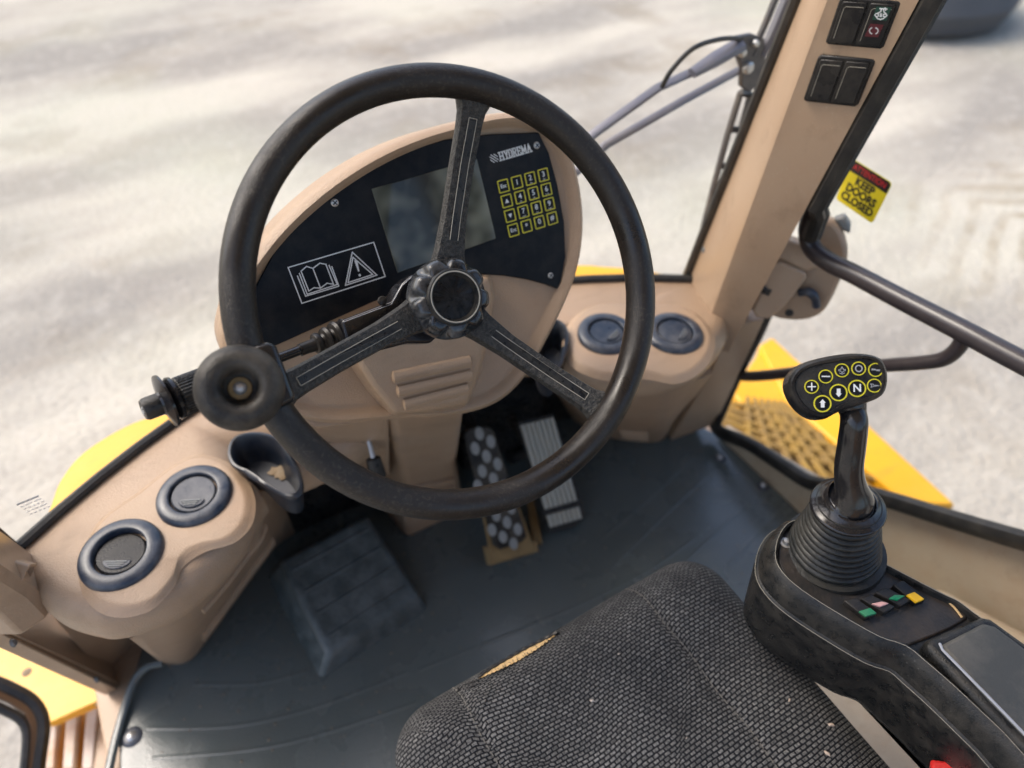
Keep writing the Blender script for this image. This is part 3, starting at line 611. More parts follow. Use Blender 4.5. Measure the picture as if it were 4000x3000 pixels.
for x, y, r in ((1613,145,.010), (1600,112,.007), (1628,92,.006)):
    a, b = Pl.l(x, y, .004); G().lathe([(.0001,.010),(r*.7,.009),(r,.006),(r,0)], Pl.M @ T((a,b,.004)), 14).obj('pivot_bolt', STEEL, wp)
# slotted mounting rail: two stringers and rungs, so the slots are open
rl = [(1600,200),(1572,290),(1545,390),(1522,480),(1494,595)]; rr_ = [(1622,205),(1600,290),(1573,390),(1545,480),(1510,597)]
G().tube([wpt(*p) for p in rl], .0075, 6, flat=.6).obj('rail', WIPD, wp)
G().tube([wpt(*p) for p in rr_], .0095, 6, flat=.6).obj('rail', WIPD, wp)
for t in (0,.22,.42,.60,.78,.95):
    i = t*4; k = min(3, int(i)); f = i-k
    a = wpt(rl[k][0]+(rl[k+1][0]-rl[k][0])*f, rl[k][1]+(rl[k+1][1]-rl[k][1])*f); b = wpt(rr_[k][0]+(rr_[k+1][0]-rr_[k][0])*f, rr_[k][1]+(rr_[k+1][1]-rr_[k][1])*f)
    G().tube([a, b], .006, 6).obj('rung', WIPD, wp)
ru = [(1645,120),(1680,40),(1712,-40),(1760,-160)]
G().tube([wpt(x-22, y) for x, y in ru], .006, 6).obj('upper_rail', WIPD, wp)
G().tube([wpt(x, y) for x, y in ru], .010, 6, flat=.6).obj('upper_rail', WIPE, wp)
bl = [(1628,205),(1582,370),(1540,480),(1492,598)]
G().tube([wpt(*p, -.015) for p in bl], .0085, 8).obj('blade', SEAL, wp)

# ------------------------------------------------------------------ instrument console behind the wheel
TAU = R(26.5)
PP = Plane(pd(975,450,.82), (0,-math.cos(TAU), math.sin(TAU)), (1,0,0))
con = thing('instrument_console', 'tan steering console with black display panel and yellow keypad', 'console', (.24,.75,.0))
house_px = [(474,742),(478,690),(500,628),(545,552),(610,472),(700,392),(800,328),(900,285),(1000,258),(1085,242),(1150,246),(1200,275),(1238,345),(1256,430),(1258,510),(1244,590),(1215,665),(1180,735),(1140,805),(1095,855),(1040,885),(960,902),(850,908),(740,916),(670,912),(610,893),(545,850),(498,800)]
HO = cr(PP.poly(house_px), 4)
HO = [tuple(p) for p in HO]
hc = Vector((sum(p[0] for p in HO)/len(HO), sum(p[1] for p in HO)/len(HO)))
def hin(d): return [tuple(Vector(p)+(hc-Vector(p)).normalized()*d) for p in HO]
H3 = lambda P2, c: [PP.w(a, b, c) for a, b in P2]
G().loft([H3(hin(.05),-.15), H3(hin(.012),-.11), H3(hin(.001),-.06), H3(HO,-.012), H3(hin(.003),.004), H3(hin(.009),.009), H3(hin(.015),.006), H3(hin(.018),-.001), H3(hin(.022),-.004)]).obj('housing', TAN, con, smooth=50)
pan_px = [(500,770),(520,700),(548,628),(590,548),(660,458),(760,378),(870,326),(960,302),(1060,290),(1164,286),(1186,330),(1205,400),(1219,480),(1222,555),(1212,610),(1204,624),(1180,615),(1140,604),(1090,596),(1040,592),(985,595),(930,606),(870,626),(800,655),(700,700),(600,745),(540,770)]
pan = G().prism(PP.poly(pan_px), -.006, 0, PP.M).obj('display_panel', PANEL, con, bevel=.0012)
pan['label'] = 'matt black panel film with white symbols'
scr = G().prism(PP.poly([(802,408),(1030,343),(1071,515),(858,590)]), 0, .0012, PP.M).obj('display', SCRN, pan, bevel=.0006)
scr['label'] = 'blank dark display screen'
for x, y, r in ((723,438,.0042), (1159,314,.0042), (1189,595,.0038)):
    a, b = PP.l(x, y); s_ = G().lathe([(.0001,.0016),(r*.7,.0018),(r,.0008),(r,-.001)], PP.M @ T((a,b,0)), 16).obj('screw', STEEL, con)
    strokes(G(), [[(a-r*.5,b-r*.3),(a+r*.5,b+r*.3)], [(a-r*.3,b+r*.5),(a+r*.3,b-r*.5)]], .0012, .0017, .0021).obj('cross_recess', BLK, s_, M=PP.M, smooth=0)
# warning pictogram: frame, open book, triangle
def z1(x, y): return PP.l((700+x*.63291)*.553, (200+y*.63291)*.553)
sg = G(); W_ = .0011
strokes(sg, [[z1(*p) for p in q] for q in (
    [(672,1335),(1200,1179),(1271,1390),(757,1556),(672,1335)],
    [(752,1358),(785,1328),(825,1340),(868,1308),(905,1315),(952,1438),(912,1432),(872,1462),(832,1460),(800,1480),(752,1358)],
    [(825,1340),(872,1462)],
    [(742,1372),(790,1500),(975,1440),(925,1322)], [(730,1388),(780,1512),(985,1450),(942,1330)],
    [(1068,1240),(1220,1382),(1026,1445),(1068,1240)], [(1072,1272),(1195,1378),(1042,1428),(1072,1272)])], W_, 0, .0004)
a, b = z1(1114,1382); sg.prism(disc(.0014, 12, a, b), 0, .0004)
sg.prism([z1(1080,1292), z1(1098,1290), z1(1112,1358), z1(1104,1360)], 0, .0004)
sg.obj('pictogram', WHT, pan, M=PP.M, smooth=0)
# brand lettering: hatched square and slab-serif capitals drawn as strokes
LG = {'H':[[(0,0),(0,1)],[(.7,0),(.7,1)],[(0,.5),(.7,.5)],[(-.17,0),(.17,0)],[(-.17,1),(.17,1)],[(.53,0),(.87,0)],[(.53,1),(.87,1)]],
      'Y':[[(0,1),(.37,.45)],[(.74,1),(.37,.45)],[(.37,.45),(.37,0)],[(.18,0),(.56,0)],[(-.14,1),(.16,1)],[(.58,1),(.88,1)]],
      'D':[[(0,0),(0,1)],[(-.17,0),(.4,0),(.62,.25),(.62,.75),(.4,1),(-.17,1)]],
      'R':[[(0,0),(0,1)],[(-.17,1),(.42,1),(.58,.85),(.58,.65),(.42,.5),(0,.5)],[(.3,.5),(.62,0),(.75,0)],[(-.17,0),(.17,0)]],
      'E':[[(0,0),(0,1)],[(-.17,0),(.6,0),(.6,.22)],[(-.17,1),(.6,1),(.6,.78)],[(0,.5),(.4,.5)]],
      'M':[[(0,0),(0,1),(.42,.25),(.84,1),(.84,0)],[(-.17,0),(.17,0)],[(.67,0),(1.01,0)]],
      'A':[[(0,0),(.38,1),(.76,0)],[(.15,.35),(.6,.35)],[(-.14,0),(.16,0)],[(.6,0),(.9,0)]]}
lo = Vector(PP.l(1080,347)); hi = Vector(PP.l(1148,327)); adv = 0.0; lw = []
wid = {'H':1.12,'Y':1.02,'D':1.02,'R':1.05,'E':1.0,'M':1.25,'A':1.0}; tot = sum(wid[c] for c in 'HYDREMA')
dx = (hi-lo); sc_ = dx.length/tot; exl = dx.normalized(); eyl = Vector((-exl.y, exl.x)); hgt = .0088
g = G()
for ch in 'HYDREMA':
    strokes(g, [[tuple(lo + exl*(adv+.2+p[0])*sc_ + eyl*p[1]*hgt) for p in s_] for s_ in LG[ch]], .0016, 0, .0004); adv += wid[ch]
h0 = lo - exl*.0115
for k in range(6):
    t = k/5; strokes(g, [[tuple(h0 + exl*(.0095*max(0, t*2-1)) + eyl*(hgt*min(1, t*2))), tuple(h0 + exl*(.0095*min(1, t*2)) + eyl*(hgt*max(0, t*2-1)))]], .0009, 0, .0004)
g.obj('brand_lettering', WHT, pan, M=PP.M, smooth=0)
# keypad, sixteen framed keys
def z2(x, y): return Vector(PP.l((1500+x*.5425)*.553, (200+y*.5425)*.553))
k00, k30, k33, k03 = z2(812,938), z2(1172,832), z2(1253,1240), z2(905,1340)
ku = ((k30-k00)+(k33-k03))/2; kv = ((k03-k00)+(k33-k30))/2; pu, pv = ku/3.74, kv/3.86
ko = (k00+k30+k33+k03)/4 - ku/2 - kv/2
ang = math.atan2(ku.y, ku.x); kw, kh = pu.length*.76, pv.length*.84
names = [['Esc','1','2','3'],['^','4','5','6'],['v','7','8','9'],['Ent','*','0','#']]
subs = {'2':'abc','3':'def','4':'ghi','5':'jkl','6':'mno','7':'pqrs','8':'tuv','9':'wxyz','0':'.','#':'-'}
for r_ in range(4):
    for c_ in range(4):
        c = ko + pu*(c_+.37) + pv*(r_+.43); M = PP.M @ T((c.x, c.y, 0)) @ Matrix.Rotation(ang, 4, 'Z')
        g = G(); ring(g, rrect(kw, kh, .0012, 3), rrect(kw-.0024, kh-.0024, .0008, 3), 0, .0008)
        key = g.obj('key', YEL, con, M=M, smooth=0)
        G().prism(rrect(kw-.0024, kh-.0024, .0008, 3), 0, .0005).obj('key_face', PANEL, key, M=M, smooth=0)
        t = names[r_][c_]; M2 = M @ T((0,0,.0007))
        if t in '^v':
            s_ = 1 if t == '^' else -1; G().prism([(-.0026,-.0022*s_),(.0026,-.0022*s_),(0,.0028*s_)], 0, .0003).obj('legend', WHT, key, M=M2, smooth=0)
        else:
            text('legend', t, .0062 if len(t) > 1 else .0088, WHT, key, M2 @ T((0,.0008 if t in subs else 0,0)), bold=.0001)
            if t in subs: text('legend', subs[t], .0026, WHT, key, M2 @ T((0,-kh*.33,0)))
# column cover block with three embossed ribs
blk = [(752,752),(860,668),(940,612),(1052,598),(1062,640),(1048,720),(1036,790),(1008,868),(940,884),(852,893),(806,835)]
bp_ = PP.poly(blk, .03); b2 = PP.poly([(740,770),(850,660),(940,606),(1066,592),(1074,640),(1062,730),(1046,800),(1012,886),(940,898),(846,905),(792,845)], -.004)
cov = G().prism(b2, -.01, .032, PP.M, poly2=bp_).obj('column_cover', TAN, con, bevel=.006, seg=3)
for p, q in (((846,816),(1018,780)), ((856,846),(1020,809)), ((870,874),(1012,838))):
    A, B = PP.p(*p, .032), PP.p(*q, .032); A2 = A.lerp(B, .03)
    G().tube([A, A.lerp(B,.02), A.lerp(B,.98), B], [.003,.0075,.0075,.003], 10, flat=.7, up=PP.n).obj('embossed_rib', TAN, cov)
# pedestal from the console to the floor
ptop = [PP.p(x, y, .015) for x, y in ((832,880),(1012,862))]
pt_ = [ptop[0], ptop[1], ptop[1]+Vector((0,.14,.02)), ptop[0]+Vector((0,.14,.02))]
m0, m1 = pY(868,1010,.80), pY(988,1000,.80)
pm = [m0, m1, m1+Vector((.02,.10,0)), m0+Vector((-.02,.10,0))]
f0, f1 = Vector((m0.x-.015,.80,0)), Vector((m1.x+.01,.80,0))
pb = [f0, f1, f1+Vector((.02,.13,0)), f0+Vector((-.02,.13,0))]
ped = G().loft([pb, pm, pt_]).obj('pedestal', TAN, con, bevel=.012, seg=4)
for k in range(4):
    t = .30+.14*k; a, b = f0.lerp(m0, t), f1.lerp(m1, t); a, b = a.lerp(b, .12), a.lerp(b, .88)
    G().tube([a+Vector((0,-.001,0)), b+Vector((0,-.001,0))], .006, 8).obj('pedestal_rib', TAN, ped)
# lower cowl left of the pedestal, carries the tilt lever
cw = [PP.p(x, y, -.02) for x, y in ((600,890),(690,910),(845,900))]
dn = [pY(640,985,.86), pY(730,1010,.84), pY(845,1030,.83)]
g = G(); g.loft([[p+Vector((0,.04,0)) for p in dn]+[p+Vector((0,.04,0)) for p in cw[::-1]], dn+cw[::-1]]); g.obj('lower_cowl', TAN, con, bevel=.008, seg=3)
lv = thing('tilt_lever', 'short steel rod lever with black plastic grip below the console', 'lever', tuple(pY(796,945,.83)))
a, b, c = pY(795,945,.680), pY(806,990,.655), pY(818,1036,.640)
G().tube([a, b], .0038, 8).obj('rod', STEEL, lv)
G().tube([b.lerp(c,-.05), b, c.lerp(b,.15), c], [.006,.0105,.0125,.010], 10, flat=.8).obj('grip', BLKD, lv)
G().lathe([(.0001,.002),(.013,.002),(.014,-.004)], axisM(a+Vector((0,.006,0)), (0,-1,.1)), 18).obj('slot', SEAL, lv)

# ------------------------------------------------------------------ steering wheel
WA = R(39.24); WC = Vector((.2245,.4708,.8454)); WR = .192
WP = Plane(WC, (0,-math.cos(WA), math.sin(WA)), (1,0,0))
sw = thing('steering_wheel', 'black three-spoke steering wheel with spinner knob', 'steering wheel', tuple(WC - WP.n*.06))
g = G(); N_, K_ = 128, 20; loops = []
for i in range(N_):
    t = 2*math.pi*i/N_; lp = []
    for k in range(K_):
        a = 2*math.pi*k/K_; rr = .0143*math.cos(a); hh = .0160*math.sin(a)
        fin = .0009*math.sin(t*44)*max(0, -math.sin(a-.6))**2     # finger grips on the far inner side
        rad = WR + rr + (-fin if math.cos(a) < 0 else 0)
        lp.append(WP.w(rad*math.cos(t), rad*math.sin(t), hh + (.0016 if abs(math.cos(a)+.55) < .2 and math.sin(a) > 0 else 0)*0))
    loops.append(lp)
g.loft(loops+[loops[0]], cap=False)
me_ = g.obj('rim', GRIP, sw, smooth=60)
HUBH = -.052
def spoke(deg):
    t = R(deg); d2 = Vector((math.cos(t), math.sin(t))); n2 = Vector((-d2.y, d2.x)); loops = []
    prof = ((.026,HUBH+.006,.0190,.012),(.045,HUBH+.007,.0150,.012),(.075,HUBH+.012,.0122,.0115),(.125,-.027,.0118,.011),(.160,-.0135,.0122,.011),(.172,-.009,.0132,.0105),(.180,-.005,.0165,.010),(.187,-.002,.024,.010))
    for r, h, w, th in prof:
        def pt(u, v): q = d2*r + n2*u; return WP.w(q.x, q.y, h+v)
        loops.append([pt(-w,-th*.7), pt(-w*1.02,-th*.2), pt(-w*.86,th*.38), pt(-w*.45,th*.5), pt(w*.45,th*.5), pt(w*.86,th*.38), pt(w*1.02,-th*.2), pt(w,-th*.7)])
    o = G().loft(loops).obj('spoke', SPKM, sw, smooth=30)
    def band(r0, r1, w, dv, nm, m, closed=True):
        lo_ = []
        for k in range(9):
            r = r0+(r1-r0)*k/8
            j = max(i for i in range(len(prof)-1) if prof[i][0] <= r+1e-9); f = (r-prof[j][0])/(prof[j+1][0]-prof[j][0]); h = prof[j][1]+(prof[j+1][1]-prof[j][1])*f; th = prof[j][3]+(prof[j+1][3]-prof[j][3])*f
            lo_.append((r, h+th*.5+dv))
        def P3(r, h, u): q = d2*r+n2*u; return WP.w(q.x, q.y, h)
        if closed:
            A = [P3(r, h, -w) for r, h in lo_] + [P3(r, h, w) for r, h in lo_[::-1]]
            B = [p - WP.n*.003 for p in A]; G().loft([B, A]).obj(nm, m, o, smooth=0)
        else:
            pa = [P3(r, h, -w) for r, h in lo_]; pb2 = [P3(r, h, w) for r, h in lo_]
            gg = G(); gg.tube(pa+[pb2[-1]], .00042, 5); gg.tube([pb2[0]]+pb2, .00042, 5) if False else gg.tube(pb2, .00042, 5); gg.obj(nm, m, o)
    band(.056,.163,.0036,.0005,'inlay',BLKD); band(.056,.164,.0039,.0007,'inlay_edge',LINE,False)
    return o
for deg in (65.0,188.0,304.0): spoke(deg)
Mh = WP.M
scal = lambda a, h, r: -(.0062*max(0, abs(math.cos(a*4.5)))**6*(1 if r > .030 else .5) if (r > .0275 and h > HUBH+.017) else (.0036*max(0, abs(math.cos(a*4.5)))**6 if r > .030 and h > HUBH+.012 else 0))
hub = G().lathe([(.0001,HUBH-.006),(.034,HUBH-.006),(.0385,HUBH-.002),(.0395,HUBH+.004),(.0395,HUBH+.010),(.0394,HUBH+.014),(.0390,HUBH+.018),(.0380,HUBH+.0225),(.0355,HUBH+.0265),(.032,HUBH+.0282),(.0285,HUBH+.0285),(.0001,HUBH+.0285)], Mh, 180, mod=scal).obj('hub', HUBM, sw, smooth=50)
G().lathe([(.0001,HUBH+.0285),(.0205,HUBH+.0285),(.0215,HUBH+.031),(.0230,HUBH+.0335),(.0258,HUBH+.0335),(.0270,HUBH+.032),(.0272,HUBH+.027)], Mh, 48).obj('hub_cap', BLKD, hub, smooth=40)
G().lathe([(.0232,HUBH+.0338),(.0240,HUBH+.0341),(.0246,HUBH+.0338)], Mh, 48).obj('cap_edge', LINE, hub)
# spinner knob clamped to the rim
ka, kb = WP.l(520,840,.042); Mk = WP.M @ T((ka, kb, .030)) @ Matrix.Rotation(R(-6), 4, 'X') @ Matrix.Scale(.82, 4)
kn = G().lathe([(.0001,.001),(.0120,.001),(.0145,.004),(.0160,.010),(.0172,.0165),(.0200,.0205),(.0250,.0225),(.0310,.0210),(.0370,.0165),(.0405,.0085),(.0405,.0),(.0385,-.0075),(.034,-.012),(.016,-.014)], Mk, 64).obj('spinner_knob', RUB, sw, smooth=60)
kn['label'] = 'cracked donut-shaped spinner knob'
G().lathe([(.0001,.0085),(.0032,.0080),(.0040,.006),(.0045,.006),(.0062,.0045),(.0065,.001)], Mk, 24).obj('bolt', STEEL, kn)
G().lathe([(.0062,.0042),(.0105,.0030),(.0110,.001)], Mk, 24).obj('washer', RUST, kn)
crk = []
for k in range(14):
    a = R(100+115*k/13); r = .0305 + .0018*math.sin(k*2.1) + .0015*math.cos(k*5.3); h = .0225-.0015*max(0,(r-.025)/.006) if r < .031 else .0210-.0045*(r-.031)/.006
    crk.append(Mk @ Vector((r*math.cos(a), r*math.sin(a), h-.0001)))
G().tube(crk, [.0002]+[.0005]*12+[.0002], 5).obj('crack', SEAL, kn)
cl = WP.poly([(548,748),(580,738),(596,748),(638,856),(632,868),(560,905),(500,900),(480,830)], .014)
G().prism(cl, -.012, .020, WP.M).obj('clamp', GLOS, kn, bevel=.004, seg=3)
G().lathe([(.016,-.016),(.016,-.05)], Mk, 20).obj('knob_stem', BLK, kn)

# ------------------------------------------------------------------ column stalk: switch box, ribbed boot, rod, twist grip
sk = thing('column_switch', 'black column switch stalk with ribbed twist grip under the left spoke', 'stalk', tuple(WP.w(-.02,-.02,-.11)))
SD = -.098
bx = WP.poly([(737,692),(846,651),(868,612),(890,592),(960,600),(985,690),(930,742),(880,742),(764,772),(748,740)], SD+.022)
box = G().prism(bx, SD-.022, SD+.022, WP.M).obj('switch_box', GLOS, sk, bevel=.003, seg=3)
G().tube([WP.p(x, y, SD+.023) for x, y in ((742,696),(846,657),(868,618),(890,598))], .0004, 6).obj('box_edge_highlight', GREY, box)  # thin grey line paints a highlight on the box edge
G().lathe([(.0001,.004),(.004,.003),(.005,.0)], WP.M @ T((*WP.l(826,650,SD+.022), SD+.022)), 12).obj('clip', BLK, box)
G().tube([WP.p(752,772,SD-.01), WP.p(744,776,SD-.012)], .006, 8).obj('latch', BLK, box)
a0_, a1_ = WP.p(738,722,SD), WP.p(310,886,SD+.045)
dr = (a1_-a0_).normalized(); Ms = axisM(a0_, dr, WP.n)
Ls = (a1_-a0_).length
prof = [(.015,-.004)]
for k in range(3):
    h = .002+k*.0105; r = .0155-k*.0022
    prof += [(r*.60,h),(r*.9,h+.001),(r,h+.0035),(r*.9,h+.0065),(r*.60,h+.0075)]
prof += [(.006,.038),(.006,.046),(.0045,.046)]
G().lathe(prof, Ms, 28).obj('ribbed_boot', BLK, sk, smooth=50)
G().lathe([(.0046,.044),(.0046,Ls-.07)], Ms, 16).obj('rod', GLOS, sk)
h0_ = Ls-.085; gm = lambda a, h, r: (-.0007*(.5+.5*math.cos(a*36)) if .0165 < r < .018 else 0)
tg = G().lathe([(.004,h0_-.03),(.014,h0_-.026),(.0172,h0_-.020),(.0172,h0_+.054),(.0155,h0_+.056)], Ms, 144, mod=gm).obj('twist_grip', BLKD, sk, smooth=20)
G().lathe([(.0155,h0_+.056),(.0190,h0_+.057),(.0195,h0_+.060),(.0175,h0_+.062),(.0140,h0_+.063)], Ms, 36).obj('grip_collar', GLOS, sk)
G().lathe([(.012,h0_+.062),(.0235,h0_+.065),(.0235,h0_+.067),(.011,h0_+.070),(.0095,h0_+.072)], Ms, 36, mod=lambda a,h,r: (.004*max(0,math.cos(a-2.6))**3 if r > .02 else 0)).obj('thumb_flange', GLOS, sk)
bt = G().lathe([(.0098,h0_+.068),(.0098,h0_+.083),(.0085,h0_+.0855),(.0001,h0_+.0855)], Ms, 28).obj('end_button', BLKD, sk)
g = G(); strokes(g, [[(-.003,-.001),(0,.0015),(.0035,.0025)], [(-.003,-.001),(-.001,-.003),(.0025,-.0005)]], .0009, 0, .0004); g.obj('horn_symbol', WHT, bt, M=Ms @ T((0,0,h0_+.0856)), smooth=0)

# ------------------------------------------------------------------ pedals
def pedal_plane(x, y, t, incl): return Plane(pd(x, y, t), (0,-math.sin(R(incl)), math.cos(R(incl))), (1,0,0))
bp0 = pz(1102,1195,.035)
B_ = Plane(bp0, (0,-math.sin(R(58)), math.cos(R(58))), (1,0,0))
brk = thing('brake_pedal', 'brake pedal with worn black rubber diamond tread on a rusty plate', 'pedal', (bp0.x, bp0.y, 0))
bq = [(1003,940),(1015,925),(1058,922),(1070,935),(1140,1160),(1130,1172),(1082,1190),(1068,1180)]
bpoly = B_.poly(bq, .012)
pad = G().prism(bpoly, 0, .010, B_.M).obj('pad', RUB, brk, bevel=.003)
x0, x1 = min(p[0] for p in bpoly), max(p[0] for p in bpoly); y0, y1 = min(p[1] for p in bpoly), max(p[1] for p in bpoly)
def inside(px_, py_, poly):
    c = False
    for (ax, ay), (bx_, by_) in zip(poly, poly[1:]+poly[:1]):
        if (ay > py_) != (by_ > py_) and px_ < (bx_-ax)*(py_-ay)/(by_-ay)+ax: c = not c
    return c
stepx, stepy = .033, .0235
row = 0; yy = y0+.006
while yy < y1-.004:
    xx = x0+.006 + (stepx/2 if row % 2 else 0)
    while xx < x1:
        if inside(xx, yy, bpoly):
            G().lathe([(.0001,.0007),(.0082,.0006),(.0100,.0002),(.0102,-.001)], B_.M @ T((xx, yy, .010)) @ Matrix.Diagonal((.85,1.30,1,1)), 14).obj('worn_stud', mat('worn_grey_rubber', (.27,.275,.265), .6, dust=.5, dscale=60, dcol=(.12,.12,.11)), brk)
        xx += stepx
    yy += stepy; row += 1
G().prism(B_.poly([(1012,950),(1062,938),(1156,1188),(1062,1214)], -.004), -.008, -.002, B_.M).obj('backing_plate', RUST, brk, bevel=.0015)
tip = [pz(1046,1180,.03), pz(1160,1168,.03), pz(1163,1192,.012), pz(1056,1222,.012)]
G().loft([[p+Vector((0,.01,-.014)) for p in tip], tip]).obj('heel_plate', RUST, brk, bevel=.002)
G().tube([B_.p(1040,960,-.01), B_.p(1040,960,-.01)+Vector((0,.08,.03)), B_.p(1030,900,-.01)+Vector((0,.12,.08))], .012, 8).obj('arm', BLK, brk)
gp0 = pz(1222,1140,.022)
A_ = Plane(gp0, (0,-math.sin(R(52)), math.cos(R(52))), (1,0,0))
gas = thing('accelerator_pedal', 'grey ribbed metal accelerator pedal right of the brake', 'pedal', (gp0.x, gp0.y, 0))
gq = [(1118,912),(1196,893),(1266,1118),(1240,1140),(1186,1150)]
G().prism(A_.poly(gq), -.008, 0, A_.M).obj('plate', BLKD, gas, bevel=.002)
for k in range(7):
    t = .10+.8*k/6; a = (1118+(1196-1118)*t, 912+(893-912)*t); b = (1186+(1262-1186)*t, 1146+(1124-1146)*t)
    A, B = A_.p(*a), A_.p(*b); G().tube([A.lerp(B,.03), A.lerp(B,.80)], .0048, 6).obj('tread_rib', PEDM, gas)
    G().tube([A.lerp(B,.86), A.lerp(B,.97)], .0048, 6).obj('tread_rib', PEDM, gas)
G().tube([A_.p(1165,1000,-.006), A_.p(1150,980,-.006)+Vector((0,.09,.03))], .010, 8).obj('arm', BLK, gas)
cov_ = thing('pedal_bracket', 'dark steel pedal bracket with rusty spots behind the brake pedal', 'bracket', (.5,.9,.1))
G().box((.50,.905,.14), (.20,.05,.24)).obj('housing', BLKD, cov_, bevel=.006)
G().lathe([(.0001,.02),(.02,.02),(.026,.01),(.026,-.01)], axisM(pY(1115,985,.875), (0,-1,.3)), 20).obj('pivot_cap', BLK, cov_)
st2 = [pz(1136,1060,.03), pz(1150,1058,.03), pz(1172,1170,.012), pz(1152,1175,.012)]
G().loft([[p+Vector((0,.0,-.012)) for p in st2], st2]).obj('stop_strip', RUST, cov_, bevel=.001)

# ------------------------------------------------------------------ seat cushion
SZ = .452
seat = thing('seat', 'worn seat with dark grey woven cushion torn open at its front edge', 'seat', (.238,.06,.0))
XL, XR, YF, YB, CRN = .018, .482, .330, -.20, .060
XC, HW = (XL+XR)/2, (XR-XL)/2
S1, S2 = pz(990,1490,SZ).x, pz(1388,1280,SZ).x
def seat_sd(x, y):
    qx = abs(x-XC)-(HW-CRN); qy = y-(YF-CRN)
    if qx > 0 and qy > 0: return CRN - math.hypot(qx, qy)
    return min(HW-abs(x-XC), YF-y)
def seat_z(x, y):
    d = max(0, seat_sd(x, y)); Rr = .060; z = SZ
    if d < Rr: z -= Rr - math.sqrt(max(0, Rr*Rr-(Rr-d)**2))
    for s in (S1, S2): z -= .0045*math.exp(-((x-s)/.0055)**2)*min(1, d/.02)
    if S1 < x < S2: z -= .004*math.sin(math.pi*(x-S1)/(S2-S1))
    z += .0035*noise.noise(Vector((x*9, y*9, 3))) + .0012*noise.noise(Vector((x*30, y*22, 8)))
    return z
NU, NV = 90, 80; vs, fs, uvs = [], [], []
for j in range(NV+1):
    v = j/NV; y = YB + (YF-YB)*math.sin(v*math.pi/2)**.9
    hw = HW if y < YF-CRN else HW-CRN+math.sqrt(max(0, CRN**2-(y-YF+CRN)**2))
    for i in range(NU+1):
        u = math.sin((i/NU*2-1)*math.pi/2); x = XC+hw*u; vs.append((x, y, seat_z(x, y)))
for j in range(NV):
    for i in range(NU): a = j*(NU+1)+i; fs.append([a, a+1, a+NU+2, a+NU+1])
bord = [j*(NU+1) for j in range(NV)] + [NV*(NU+1)+i for i in range(NU)] + [(NV-j)*(NU+1)+NU for j in range(NV+1)]
base = len(vs); prev = bord
for dz, ins in ((-.03,-.002),(-.065,.004),(-.08,.012)):
    cur = []
    for b in bord:
        x, y, z = vs[b]; cc = Vector((XC, .05)); d = (cc-Vector((x, y))).normalized()*ins; cur.append(len(vs)); vs.append((x+d.x, y+d.y, z+dz))
    for k in range(len(bord)-1): fs.append([prev[k], prev[k+1], cur[k+1], cur[k]])
    prev = cur
me = bpy.data.meshes.new('cushion'); me.from_pydata(vs, [], fs); me.update()
bm = bmesh.new(); bm.from_mesh(me); bmesh.ops.recalc_face_normals(bm, faces=bm.faces); bm.to_mesh(me); bm.free()
uvl = me.uv_layers.new(name='UVMap')
for lp_ in me.loops:
    x, y, z = vs[lp_.vertex_index]; edge = SZ - z
    uvl.data[lp_.index].uv = (x + .35*edge*(1 if x > XC else -1)*(1 if HW-abs(x-XC) < YF-y else 0), y + (edge if YF-y < HW-abs(x-XC) else 0))
me.materials.append(FABR)
cush = link('cushion', me, seat, smooth=70)
G().box((XC,.03,.30), (.36,.40,.14)).obj('base', BLK, seat, bevel=.02, seg=3)
def on_seat(x, y, d=.0): p = pz(x, y, SZ-.01); return Vector((p.x, p.y, seat_z(p.x, p.y)+d))
for s in (S1, S2):
    pth = []
    for k in range(70):
        y = YB + (YF-.004-YB)*k/69; pth.append((s + .0012*math.sin(k*.5), y))
    for k in range(0, 69):
        a, b = pth[k], pth[k+1]; A = Vector((*a, seat_z(*a)+.0016)); B = Vector((*b, seat_z(*b)+.0016))
        if k == 0: gst = G()
        gst.tube([A.lerp(B,.08), A.lerp(B,.80)], .00075, 5)
    o = gst.obj('stitching', THRD, cush)
# tear with exposed foam and frayed threads
ta, tb = Vector((1032,1462)), Vector((1208,1356)); dv = (tb-ta).normalized(); nv_ = Vector((dv.y, -dv.x))
up_, lw_ = [], []
for k in range(41):
    t = k/40; c = ta.lerp(tb, t); w = 15.0*math.sin(math.pi*min(1, t*1.05))**.8
    c = c - nv_*(1*math.sin(math.pi*t)+2)
    up_.append(c + nv_*(w*.55)); lw_.append(c - nv_*(w*.75 + 2.6*((k % 2)-.5)*(1 if .05 < t < .95 else 0)))
vsF = [on_seat(*p, .0022) for p in up_] + [on_seat(*p, .0022) for p in lw_]
G().add(vsF, [[k, k+1, 41+k+1, 41+k] for k in range(40)]).obj('exposed_foam', FOAM, cush, smooth=60)
lipP = [on_seat(*(p + nv_*2.0), .0035) for p in up_]
G().tube(lipP, [.0008]+[.0024+.0008*math.sin(k*1.7) for k in range(39)]+[.0008], 6).obj('torn_hem', SEAL, cush)
rnd = random.Random(3)
for k in range(26):
    t = rnd.random(); i = int(t*40); p = lw_[i] + nv_*rnd.uniform(-2, 2); q = up_[min(40, max(0, i+rnd.randint(-1, 1)))] + nv_*rnd.uniform(-6, 0)
    A = on_seat(*p, .003); B = on_seat(*(p.lerp(q, rnd.uniform(.3, .7))), .004); G().tube([A, A.lerp(B,.5)+Vector((.0004,0,.0008)), B], .00035, 4).obj('frayed_thread', SEAL, cush)
for pts in ([(1035,1468),(1000,1475),(985,1490)], [(1060,1478),(1060,1500),(1045,1535)], [(1100,1440),(1040,1478),(1005,1490)]):
    G().tube([on_seat(*p, .002) for p in pts], .0005, 4).obj('loose_thread', SEAL, cush)
